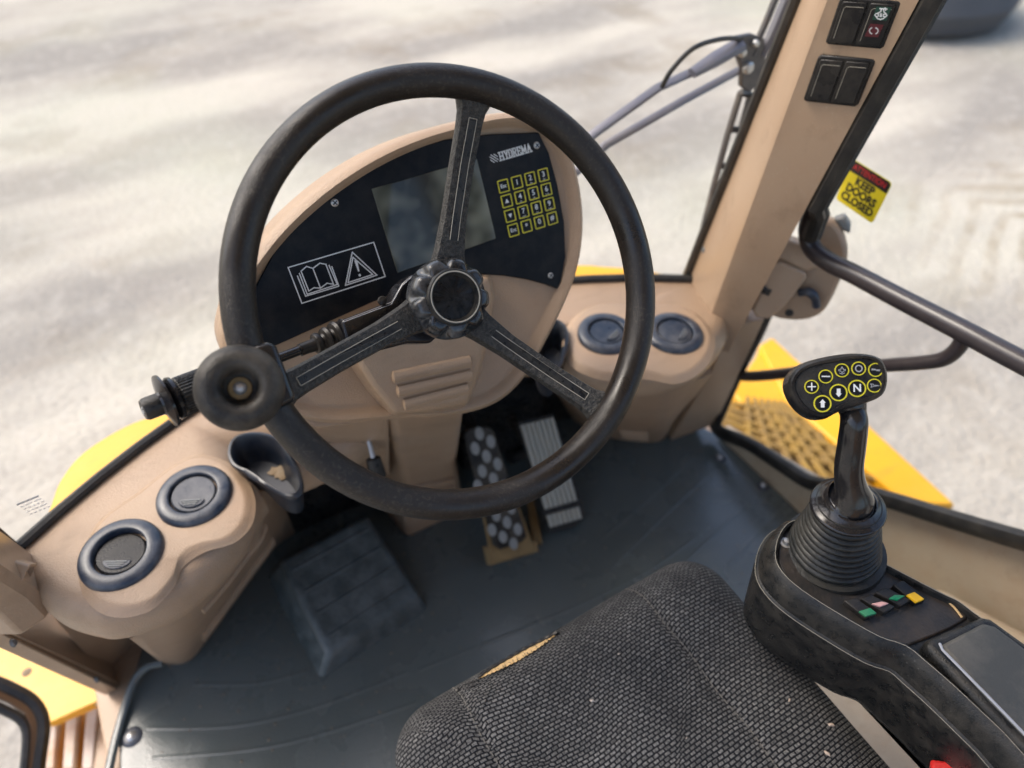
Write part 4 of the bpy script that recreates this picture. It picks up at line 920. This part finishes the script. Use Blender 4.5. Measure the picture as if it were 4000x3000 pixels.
for x, y, r in ((1278,1519,.0022),(1790,1572,.0030),(1700,1520,.0018),(1780,1635,.0028),(1335,1420,.0012),(1480,1600,.0010)):
    p = on_seat(x, y, .001); G().lathe([(.0001,.0012),(r*.6,.001),(r,-.0005)], T(p) @ Matrix.Rotation(x, 4, 'Z') @ Matrix.Diagonal((1.3,.6,1,1)), 9, mod=lambda a,h,rr: .0006*math.sin(5*a)).obj('crumb', WORN, cush)

# ------------------------------------------------------------------ armrest console beside the seat
AZ = .60
arm = thing('armrest', 'black plastic armrest console with switches and grey pad beside the seat', 'armrest', (.52,.1,.0))
left = [(1676,1246),(1722,1288),(1805,1342),(1895,1393),(1950,1412),(1985,1440),(2050,1497),(2150,1592),(2360,1790)]
right = [(2380,1520),(2230,1400),(2160,1345),(2115,1312),(2075,1283),(2030,1262),(1895,1192),(1800,1140),(1745,1113),(1712,1108),(1682,1122),(1660,1158),(1655,1205)]
AO = [Vector((*pz(x, y, AZ).xy, 0)) for x, y in left+right]
AO = [Vector((p[0], p[1], 0)) for p in cr([tuple(p.xy) for p in AO], 3)]
ac = sum(AO, Vector())/len(AO)
def aoff(d, z):
    out = []; n = len(AO)
    for i in range(n):
        t = (AO[(i+1) % n]-AO[i-1]).normalized(); nn_ = Vector((t.y, -t.x, 0))
        if nn_.dot(AO[i]-ac) < 0 and False: nn_ = -nn_
        out.append(AO[i] + nn_*d*SGN + Vector((0,0,z)))
    return out
area = sum(AO[i].x*AO[(i+1) % len(AO)].y-AO[(i+1) % len(AO)].x*AO[i].y for i in range(len(AO))); SGN = 1 if area > 0 else -1
G().loft([aoff(-.030,.455), aoff(-.012,.462), aoff(-.004,.480), aoff(.002,.545), aoff(.0035,.566), aoff(.003,.567), aoff(.0005,.569), aoff(-.003,.590), aoff(-.008,.5985), aoff(-.010,.600), aoff(-.012,.599), aoff(-.014,.592), aoff(-.018,.5905)]).obj('body', BLKD, arm, smooth=40)
for d, z in ((-.0095,.6003),(.0032,.5672)):
    L_ = aoff(d, z); G().tube(L_[3*10:]+L_[:3*8], .00026, 5).obj('edge_highlight', LINE, arm)  # pale tubes paint a highlight along the armrest edges
padp = [tuple(pz(x, y, .606).xy) for x, y in ((1998,1392),(2006,1378),(2122,1330),(2142,1334),(2360,1490),(2360,1770),(2160,1560))]
G().prism(padp, .585, .606).obj('pad', BLKD, arm, bevel=.006, seg=3)
padi = [tuple(pz(x, y, .608).xy) for x, y in ((2030,1394),(2124,1345),(2150,1352),(2360,1510),(2360,1740),(2140,1515))]
G().prism(padi, .60, .609).obj('pad_insert', mat('grey_pad_vinyl', (.055,.055,.050), .6, bump=.3, bscale=600, dust=.25, dscale=12), arm, bevel=.004, seg=3)
E = [pz(x, y, .610) for x, y in ((2030,1390),(2036,1404),(2140,1510),(2360,1738))]
G().tube(E, .0013, 6).obj('pad_edge', GREY, arm)
deckp = [tuple(pz(x, y, .596).xy) for x, y in ((1684,1165),(1705,1132),(1745,1126),(1895,1206),(2030,1272),(2075,1300),(2090,1335),(1985,1384),(1940,1392),(1880,1372),(1780,1314),(1715,1262),(1684,1215))]
G().prism([tuple(p) for p in cr(deckp, 3)], .585, .5935).obj('deck', mat('muddy_black_deck', (.014,.013,.012), .5, bump=.35, bscale=300, dust=.6, dscale=16, dcol=(.12,.08,.05)), arm, bevel=.002)
ln = cr([pz(x, y, .5945) for x, y in ((1985,1268),(2020,1282),(2055,1306),(2078,1334))], 5, False)
G().tube(ln, .0012, 5).obj('dust_line', FOAM, arm)
def z3(x, y): return ((3100+x*.40687)*.553, (2100+y*.40687)*.553)
sws = [([(480,605),(590,575),(805,730),(695,772)], [(630,705),(735,672),(800,725),(695,755)], GRN, 'green'),
       ([(640,585),(740,548),(975,665),(870,725)], [(752,632),(845,612),(918,630),(832,662)], PINK, 'pink'),
       ([(780,525),(890,482),(1130,600),(1030,660)], [(918,582),(970,548),(1075,555),(1000,600)], GRN, 'green'),
       ([(950,452),(1050,412),(1275,590),(1165,632)], [(1085,548),(1160,520),(1258,590),(1180,622)], AMB, 'amber')]
for bodyq, capq, m, nm in sws:
    bq_ = [tuple(pz(*z3(*p), .600).xy) for p in bodyq]
    o = G().prism(bq_, .590, .601).obj('rocker_switch', BLK, arm, bevel=.0012)
    cq = [tuple(pz(*z3(*p), .603).xy) for p in capq]
    G().prism(cq, .600, .6032).obj('switch_lens', m, o, bevel=.0006)
for x, y in ((1698,1172),(1776,1250)):
    p = pz(x, y, .594); G().lathe([(.0001,.004),(.003,.0035),(.004,.0005),(.0065,.0),(.0068,-.002)], T(p), 16).obj('screw', STEEL, arm)
bk = thing('belt_buckle', 'red seat belt buckle button beside the armrest', 'buckle', tuple(pz(2040,1660,.47)))
M = axisM(pz(2092,1694,.505), (-.2,.2,.9), (.7,.7,0))
G().box((0,0,0), (.030,.050,.022)).obj('casing', BLK, bk, M=M, bevel=.003)
G().box((0,.020,.006), (.026,.022,.018)).obj('button', RED, bk, M=M, bevel=.003)
wlab = thing('side_wall', 'cream painted inner side panel below the right door rail', 'panel', (.95,.1,.1))
P = [pX(1560,925,.958), Vector((.958,.70,-.01)), Vector((.958,-.35,.0)), Vector((.958,-.35,.62)), pX(2400,1205,.958), pX(2212,1165,.958), pX(1990,1100,.958), pX(1790,1056,.958)]
G().loft([P, [p+Vector((.02,0,0)) for p in P]]).obj('sheet', TANW, wlab, bevel=.002)
# ------------------------------------------------------------------ joystick
jb = pz(1800,1186,.596); jt = pz(1832,1092,.672); ax = (jt-jb); HL = ax.length
joy = thing('joystick', 'black joystick with button head and ribbed rubber boot on the armrest', 'joystick', tuple(jb))
Mj = axisM(jb, ax)
prof = [(.052,-.004),(.051,.002)]
NB = 9
for k in range(NB):
    t = k/NB; r = .0450*(1-t)+.0310*t; h = .004+(HL-.012)*t; s = (HL-.012)/NB
    prof += [(r*.93,h),(r*1.0,h+s*.25),(r*1.01,h+s*.5),(r*.97,h+s*.8)]
prof += [(.0300,HL-.008),(.0300,HL+.004),(.020,HL+.006)]
G().lathe(prof, Mj, 48).obj('boot', BELL, joy, smooth=60)
hd = pd(1822,838,.637)
d_ = ray(1815,830).normalized(); HN = (-d_*.93 + cR*.27 + cU*.05).normalized()
HP = Plane(hd, HN, cR)
axn = ax.normalized()
shaft = cr([jt+axn*.001, jt+axn*.004, jt+axn*.009, jt+axn*.017, jt.lerp(pz(1834,1000,.726), .85), pz(1840,960,.742), pz(1845,915,.764), HP.p(1842,888,-.020), HP.p(1836,862,-.019)], 6, False)
rs = []; sl_ = 0.0
for k in range(len(shaft)):
    if k: sl_ += (shaft[k]-shaft[k-1]).length
    t = k/(len(shaft)-1); rs.append(.0104+.0232*math.exp(-sl_/.0115)+.0022*math.sin(math.pi*t)+(.004*(t-.85)/.15 if t > .85 else 0))
G().tube(shaft, rs, 32, up=(1,0,0)).obj('handle', GLOS, joy, smooth=60)
G().lathe([(.0325,.0012),(.0345,.0004),(.0350,-.0015),(.0340,-.004),(.028,-.005)], axisM(jt, ax), 48).obj('skirt', GLOS, joy, smooth=60)
head_px = [(1703,835),(1712,806),(1740,784),(1795,768),(1855,762),(1900,770),(1918,795),(1920,828),(1908,855),(1870,872),(1815,890),(1782,906),(1748,900),(1718,872)]
hl = [tuple(p) for p in cr(HP.poly(head_px), 4)]; hcen = Vector((sum(p[0] for p in hl)/len(hl), sum(p[1] for p in hl)/len(hl)))
hi_ = lambda d: [tuple(Vector(p)+(hcen-Vector(p)).normalized()*d) for p in hl]
G().loft([[HP.w(a, b, c) for a, b in L_] for L_, c in ((hi_(.010),-.034), (hi_(.002),-.030), (hi_(-.0005),-.020), (hi_(0),-.006), (hi_(.001),-.002), (hi_(.003),.0), (hi_(.0055),.0), (hi_(.0065),-.0015))]).obj('head', BLK, joy, smooth=45)
face = G().prism(hi_(.0065), -.004, -.0012, HP.M).obj('button_face', BLKD, joy, smooth=0)
def z4(x, y): return HP.l((2850+x*.36166)*.553, (1300+y*.36166)*.553)
def button(x, y, r, draw):
    a, b = z4(x, y); M = HP.M @ T((a, b, -.0012)) @ Matrix.Rotation(R(0), 4, 'Z')
    g = G(); g.lathe([(r,-.001),(r,.0006),(r*.86,.0006),(r*.86,-.001)], M, 28)
    o = g.obj('button', YEL, joy, smooth=0)
    G().lathe([(.0001,.0006),(r*.7,.0006),(r*.86,.0002)], M, 24).obj('button_dome', PANEL, o)
    if isinstance(draw, str): text('symbol', draw, r*1.25, WHT, o, M @ T((0,0,.0009)), bold=.0002)
    else:
        g = G(); draw(g, r); g.obj('symbol', WHT if draw not in FAINT else GREY, o, M=M @ T((0,0,.0008)), smooth=0)
    return o
def s_plus(g, r): strokes(g, [[(-.5*r,0),(.5*r,0)]], .16*r, 0, .0003); strokes(g, [[(0,-.5*r),(0,.5*r)]], .16*r, .0001, .0004)
def s_minus(g, r): strokes(g, [[(-.5*r,.02*r),(.5*r,-.02*r)]], .16*r, 0, .0003)
def s_up(g, r): g.prism([(-.2*r,-.45*r),(.2*r,-.45*r),(.2*r,.1*r),(.34*r,.1*r),(0,.52*r),(-.34*r,.1*r),(-.2*r,.1*r)], 0, .0003)
def s_down(g, r): g.prism([(-x, -y) for x, y in [(-.2*r,-.45*r),(.2*r,-.45*r),(.2*r,.1*r),(.34*r,.1*r),(0,.52*r),(-.34*r,.1*r),(-.2*r,.1*r)]], 0, .0003)
def s_swap(g, r): strokes(g, [[(-.45*r,-.05*r),(-.2*r,-.1*r),(0,-.35*r),(.2*r,-.1*r),(.45*r,-.05*r)], [(-.45*r,.1*r),(-.2*r,.12*r),(0,.5*r),(.2*r,.12*r),(.45*r,.1*r)], [(-.3*r,-.4*r),(0,-.55*r),(.3*r,-.4*r)]], .10*r, 0, .0003)
def s_drum(g, r): ring(g, disc(.52*r, 18), disc(.36*r, 18), 0, .0003)
def s_axle(g, r): strokes(g, [[(-.55*r,0),(.55*r,0)], [(-.5*r,.15*r),(-.1*r,.1*r)], [(.1*r,-.1*r),(.5*r,-.15*r)]], .10*r, 0, .0003)
def s_key(g, r): strokes(g, [[(-.55*r,.25*r),(-.2*r,.2*r),(-.1*r,.05*r),(.6*r,0),(-.1*r,-.1*r),(-.5*r,-.25*r),(-.35*r,0),(-.55*r,.25*r)]], .09*r, 0, .0003)
FAINT = (s_axle, s_key, s_drum, s_swap)
rs_ = 15.0/FPX*.64; rl_ = 18.5/FPX*.64
for x, y, r, s_ in ((888,582,rs_,s_plus),(1041,471,rs_,s_minus),(1216,405,rs_,s_swap),(1397,385,rs_,s_drum),(1580,400,rs_,s_axle),(1006,765,rl_,s_up),(1179,645,rl_,s_down),(1380,600,rl_,'N'),(1567,570,rs_,s_key)):
    button(x, y, r, s_)

# ------------------------------------------------------------------ right door: glass, black frame, grab rail, latch, warning sticker
DX = .95
door = thing('door', 'glass cab door with black frame and brown-black grab rail', 'door', (DX,.3,.1))
pane = [pX(1552,905,DX), pX(1790,1048,DX), pX(2212,1162,DX), pX(2380,1200,DX), Vector((DX,-.3,1.72)), Vector((DX,.42,1.72)), pX(1755,470,DX-.0), pX(1640,700,DX)]
G().add(pane, [list(range(len(pane)))]).obj('pane', GLASS, door, smooth=0)
def dxp(x, y, X0=DX-.012): return pX(x, y, X0)
post = cr([dxp(1655,665,.90), dxp(1632,720,.91), dxp(1590,805,.925), dxp(1556,885,.935), dxp(1545,915,.938), dxp(1560,935,.938), dxp(1620,960,.938), dxp(1700,1012,.938), dxp(1745,1040,.94), dxp(1800,1052,.94), dxp(1900,1074,.94), dxp(2050,1120,.94), dxp(2212,1168,.94), dxp(2400,1218,.94), Vector((.94,-.20,.56)), Vector((.94,-.32,.70)), Vector((.94,-.34,1.0)), Vector((.94,-.34,1.72))], 4, False)
G().tube(post, .0165, 10, flat=.8).obj('frame', SEAL, door)
sealp = [pX(1750,512,.852), pX(1768,462,.838)]+[ext(C0, C1, z)+Vector((.012,-.006,0)) for z in (.72,.85,1.0,1.3,1.7)]
G().tube(sealp, .0125, 8).obj('pillar_seal', SEAL, door)
sealq = [p+Vector((.009,-.008,0)) for p in sealp]
G().tube(sealq, .0045, 6).obj('seal_lip', mat('ribbed_seal_lip', (.05,.055,.055), .5, bump=1.0, bscale=700), door)
hx = .865
hb = [sealp[3]+Vector((-.006,-.012,0)), sealp[2]+Vector((-.006,-.012,-.02)), pX(1752,470,hx), pX(1745,505,hx), pX(1752,535,hx), pX(1785,562,hx), pX(1840,590,hx), pX(1950,648,hx), pX(2080,715,hx), pX(2212,785,hx), pX(2500,930,hx)]
hb = cr([pX(1790,395,hx), pX(1752,470,hx), pX(1746,505,hx), pX(1756,537,hx), pX(1790,565,hx), pX(1850,595,hx), pX(1950,648,hx), pX(2080,715,hx), pX(2212,785,hx), Vector((hx,.05,.668)), Vector((hx,-.24,.675)), Vector((hx+.01,-.30,.66)), Vector((hx+.06,-.33,.64))], 6, False)
G().tube(hb, .0145, 16).obj('grab_rail', PURP, door)
br_ = cr([pX(2083,722,hx), pX(2072,748,hx), pX(2045,772,hx), pX(2005,782,hx), pX(1900,790,hx+.01), pX(1760,800,hx+.03), pX(1640,812,.91), pX(1600,812,.925)], 6, False)
G().tube(br_, .0105, 14).obj('rail_brace', PURP, door)
# latch box
LP = Plane(pX(1690,600,.845), Vector((-.55,-.75,.25)), cR)
lat = [(1626,672),(1640,640),(1668,568),(1690,566),(1742,590),(1744,600),(1715,640),(1690,668),(1662,690),(1635,688)]
lo_ = G().prism(LP.poly(lat), -.05, 0, LP.M).obj('latch_box', TANM, door, bevel=.005, seg=3)
top_ = [(1668,568),(1700,520),(1745,535),(1790,575),(1742,592),(1690,566)]
G().prism(LP.poly(top_), -.05, -.006, LP.M).obj('latch_cover', TANM, door, bevel=.005, seg=3)
G().prism(LP.poly([(1644,618),(1668,626),(1660,640),(1640,630)]), -.004, .002, LP.M).obj('latch_slot', SEAL, lo_, bevel=.001)
G().tube([LP.p(1628,612,.0), LP.p(1640,618,.004), LP.p(1650,626,.002)], .0065, 8).obj('striker', BLK, lo_)
back_px = [(1780,478),(1812,490),(1830,535),(1826,580),(1790,660),(1762,686),(1720,694),(1670,686),(1660,660),(1690,600),(1725,530)]
BP2 = Plane(pX(1770,600,.905), Vector((-.75,-.55,.2)), cR)
hsg = G().prism([tuple(p) for p in cr(BP2.poly(back_px), 3)], -.03, 0, BP2.M).obj('handle_housing', TANM, door, bevel=.008, seg=3)
G().tube(cr([BP2.p(1728,632,.012), BP2.p(1745,630,.018), BP2.p(1760,642,.018), BP2.p(1764,662,.014)], 5, False), [.007]*5+[.008]*5+[.007]*6, 10).obj('release_lever', VENT, hsg)
G().lathe([(.0001,.003),(.006,.002),(.007,0)], BP2.M @ T((*BP2.l(1705,676), 0)), 14).obj('keyhole', SEAL, hsg)
G().prism(BP2.poly([(1800,478),(1825,470),(1838,490),(1836,510),(1818,500)]), -.03, -.006, BP2.M).obj('outer_catch', GREYM, hsg, bevel=.004)
# sticker on the pane
sq = [pX(1838,351,DX-.002), pX(1935,393,DX-.002), pX(1890,473,DX-.002), pX(1800,433,DX-.002)]
so_ = sum(sq, Vector())/4; ex_ = ((sq[1]-sq[0])+(sq[2]-sq[3]))/2; ey_ = ((sq[0]-sq[3])+(sq[1]-sq[2]))/2
SPn = Plane(so_, ex_.cross(ey_), ex_); sw_, sh_ = ex_.length, abs(ey_.dot(SPn.ey))
shear = ey_.dot(SPn.ex)/sh_
SM = SPn.M @ Matrix(((1,shear,0,0),(0,1,0,0),(0,0,1,0),(0,0,0,1)))
stk = G().prism(rrect(sw_, sh_, .006, 4), 0, .0006).obj('warning_sticker', SYEL, door, M=SM, smooth=0)
stk['label'] = 'yellow and black ATTENTION KEEP DOORS CLOSED sticker'
hd_ = [p for p in rrect(sw_, sh_, .006, 4) if True]
G().prism([(-sw_/2+.001,sh_*.24),(sw_/2-.001,sh_*.24),(sw_/2-.001,sh_*.44),(sw_/2-.006,sh_/2-.001),(-sw_/2+.006,sh_/2-.001),(-sw_/2+.001,sh_*.44)], .0006, .0010).obj('header_band', SBLK, stk, M=SM, smooth=0)
text('header_text', 'ATTENTION', sh_*.185, SRED, stk, SM @ T((0,sh_*.365,.0012)), bold=.0, sx=.95)
for k, w in enumerate(('KEEP','DOORS','CLOSED')):
    text('message_text', w, sh_*.25, SBLK, stk, SM @ T((0,sh_*(.11-.215*k),.0008)), bold=.0008, sx=1.05)

# ------------------------------------------------------------------ yellow bodywork outside the windshield
bw = thing('front_bodywork', 'yellow painted front cowl outside the windshield', 'bodywork', (.26,1.0,-.2))
oz = .42
lo_px = [(88,1138),(108,1085),(128,1035),(178,975),(270,918),(345,892),(430,872)]
op = [tuple(pz(x, y, oz).xy) for x, y in lo_px]
rp = [tuple(pz(x, y, oz).xy) for x, y in ((1235,571),(1300,573),(1365,578),(1440,590),(1500,604))]
mid = [(.10,1.02),(.30,1.05),(.50,1.02)]
outer = [tuple(p) for p in cr(op+mid+rp, 4, False)]
inner = [(x, windshield_y(x, .45)+.014) for x in [.84-.0562*k for k in range(21)]]
inner = [p for p in inner if p[0] > -.262]
G().prism(outer+inner, .35, oz, None).obj('cowl', YPNT, bw, bevel=.02, seg=4)
G().box((.295,0,-.42), (1.26,1.75,.66)).obj('lower_body', YPNT, bw, bevel=.02)
# ------------------------------------------------------------------ right outside step: yellow frame and mud covered bars
sz = -.22
rs_t = thing('outside_step', 'muddy yellow grating step with yellow edge outside the right door', 'step', (1.3,.6,sz))
E0, E1 = pz(1655,735,sz), pz(2040,1085,sz); I0, I1 = pz(1600,800,sz), pz(1840,1085,sz)
def stp_poly(pxs, z0, z1_): return G().prism([tuple(pz(x, y, z1_).xy) for x, y in pxs], z0, z1_)
stp_poly([(1640,745),(1668,728),(2065,1090),(1955,1085),(1700,865)], sz-.10, sz+.004).obj('edge_plate', YPNT, rs_t, bevel=.006)
stp_poly([(1580,845),(1650,745),(1690,770),(1700,870),(1600,870)], sz-.08, sz-.004).obj('corner_plate', YPNT, rs_t, bevel=.006)
stp_poly([(1540,930),(1585,850),(1705,868),(1960,1090),(1750,1075)], sz-.10, sz-.030).obj('mud_pan', YOLD, rs_t, bevel=.004)
for k in range(9):
    t = k/8; a = pz(1600+(1712-1600)*t, 858+(872-858)*t, sz-.01) ; b = pz(1560+(1950-1560)*(t**.9), 940+(1085-940)*min(1, t*1.3+.15), sz-.01)
    if k == 0: continue
    G().tube([a, b], .010, 6, flat=.8).obj('tread_bar', YOLD, rs_t)
for k in range(5):
    t = .15+.16*k; a = pz(1590-40*t, 860+80*t, sz-.006); b = pz(1712+240*t, 876+205*t, sz-.006)
    G().tube([a, b], .007, 6, flat=.8).obj('cross_bar', YOLD, rs_t)
# ------------------------------------------------------------------ left outside: yellow fender, slatted step, open door corner
fd = thing('fender', 'yellow painted fender panel with dirt specks below the left kick panel', 'fender', (-.75,1.0,-.3))
fz_ = -.16
fp = [(-160,1300),(20,1375),(120,1435),(236,1500),(225,1505),(170,1530),(100,1560),(10,1505),(-160,1440)]
G().prism([tuple(pz(x, y, fz_).xy) for x, y in fp], fz_-.03, fz_).obj('panel', YPNT, fd, bevel=.004)
G().tube([pz(228,1506,fz_), pz(168,1532,fz_), pz(98,1564,fz_)], .006, 6).obj('rolled_edge', YPNT, fd)
for x, y, r in ((58,1452,.010),(210,1532-14,.006),(35,1520-10,.006)):
    G().lathe([(.0001,.0015),(r*.7,.001),(r,0)], T(pz(x, y, fz_)), 14).obj('dirt_speck', DIRT, fd)
ls = thing('outside_step', 'orange step with worn white tread slats outside the left door', 'step', (-.5,.8,-.35))
lz = -.26
G().prism([tuple(pz(x, y, lz-.03).xy) for x, y in ((90,1560),(228,1495),(262,1500),(225,1690),(60,1720))], lz-.06, lz-.03).obj('pan', ORNG, ls, bevel=.003)
for k in range(4):
    x0_, y0_ = 112+44*k, 1548-20*k; x1_ = x0_-8-2*k
    pq = [(x0_-12, y0_+4), (x0_+12, y0_-6), (x1_+12, 1640+20), (x1_-12, 1640+22)]
    G().prism([tuple(pz(x, y, lz).xy) for x, y in pq], lz-.02, lz).obj('tread_slat', WORN, ls, bevel=.003)
G().prism([tuple(pz(x, y, lz+.0).xy) for x, y in ((236,1500),(258,1495),(236,1690),(206,1690))], lz-.03, lz+.02).obj('side_rail', TANM, ls, bevel=.003)
od = thing('door', 'rounded lower corner of the open left door in dark frame', 'door', (-.6,.6,-.1))
OD = Plane(pz(60,1560,-.02), (.45,-.50,.74), (1,0,0))
ODP = [(-200,1400),(-40,1462),(30,1492),(68,1515),(88,1545),(92,1580),(84,1640),(70,1760)]
ODP2 = [(-200,1425),(-50,1488),(20,1520),(52,1540),(64,1570),(60,1640),(48,1760)]
G().tube(cr([OD.p(x, y) for x, y in ODP], 5, False), .012, 8).obj('frame', SEAL, od)
G().prism(OD.poly(ODP)+OD.poly(ODP2[::-1]), -.015, .006, OD.M).obj('inner_frame', mat('brown_frame_paint', (.10,.05,.018), .5, dust=.5, dscale=25, dcol=(.02,.015,.01)), od, bevel=.002)
OD3 = [(x-6, y+16) for x, y in ODP2]
G().tube(cr([OD.p(x, y) for x, y in OD3], 5, False), .008, 8).obj('glass_seal', SEAL, od)
G().add([OD.p(x, y) for x, y in OD3]+[OD.p(-200,1760)], [list(range(len(OD3)+1))]).obj('pane', GLASS, od, smooth=0)

# ------------------------------------------------------------------ far: tyre on the ground
ty = pz(1945,20,GZ)
tt = thing('tyre', 'large dark tyre lying flat on the gravel beyond the right pillar', 'tyre', (ty.x, ty.y, GZ))
G().lathe([(.50,.02),(.72,.0),(.94,.06),(1.0,.24),(.94,.42),(.72,.48),(.50,.46),(.45,.34),(.45,.14),(.50,.02)], T((ty.x, ty.y, GZ)), 40, mod=lambda a,h,r: (.02*(1 if math.sin(a*22) > 0 else 0) if r > .9 else 0)).obj('carcass', TYRE, tt)

# ------------------------------------------------------------------ roof and rear of the cab, overhead and behind the photographer
rf = thing('cab_roof', 'cab roof with pale headliner over the seat', 'roof', (.3,.1,1.72))
G().prism(rrect(1.42,1.75,.12,6,.27,-.12), 1.73, 1.80).obj('headliner', mat('headliner_fabric', (.42,.36,.29), .9, bump=.2, bscale=300), rf, bevel=.02)
rw = thing('rear_wall', 'tan lower rear wall behind the seat', 'wall', (.3,-.95,0))
G().box((.3,-.96,.35), (1.3,.05,.8)).obj('sheet', TANM, rw, bevel=.01)
for x in (-.34,.93): tag(G().box((x,-.9,1.2), (.09,.12,1.1)).obj('rear_pillar', TANM, bevel=.01), 'tan rear corner pillar of the cab at the %s' % ('open left doorway' if x < 0 else 'glass right door'), 'pillar')
tag(G().prism([(.475,-.9),(.955,-.9),(.955,.02),(.90,.16),(.475,.19)], 0, .20).obj('wheel_arch', TANW, bevel=.02, seg=3), 'cream raised wheel arch panel between the seat and the side wall', 'panel')
# dry crumbs of soil trodden onto the mat
rnd = random.Random(11); g = G()
for k in range(260):
    x, y = rnd.uniform(-.3,.93), rnd.uniform(.25,.88)
    if rnd.random() < .45: x, y = rnd.gauss(-.05,.12), rnd.gauss(.72,.10)
    r = rnd.uniform(.0008,.0026); M = T((max(-.33, min(.93, x)), min(.88, y), .0045)) @ Matrix.Rotation(rnd.uniform(0,6), 4, 'Z') @ Matrix.Diagonal((1,rnd.uniform(.5,1),rnd.uniform(.4,.8),1))
    g.add([M @ Vector(v) for v in ((r,0,0),(0,r,0),(-r,0,0),(0,-r,0),(0,0,r),(0,0,-r*.5))], [[0,1,4],[1,2,4],[2,3,4],[3,0,4],[1,0,5],[2,1,5],[3,2,5],[0,3,5]])
cr_ = g.obj('soil_crumbs', DIRT, smooth=0); cr_['kind'] = 'stuff'; tag(cr_, 'dry soil crumbs scattered over the rubber floor mat', 'soil')
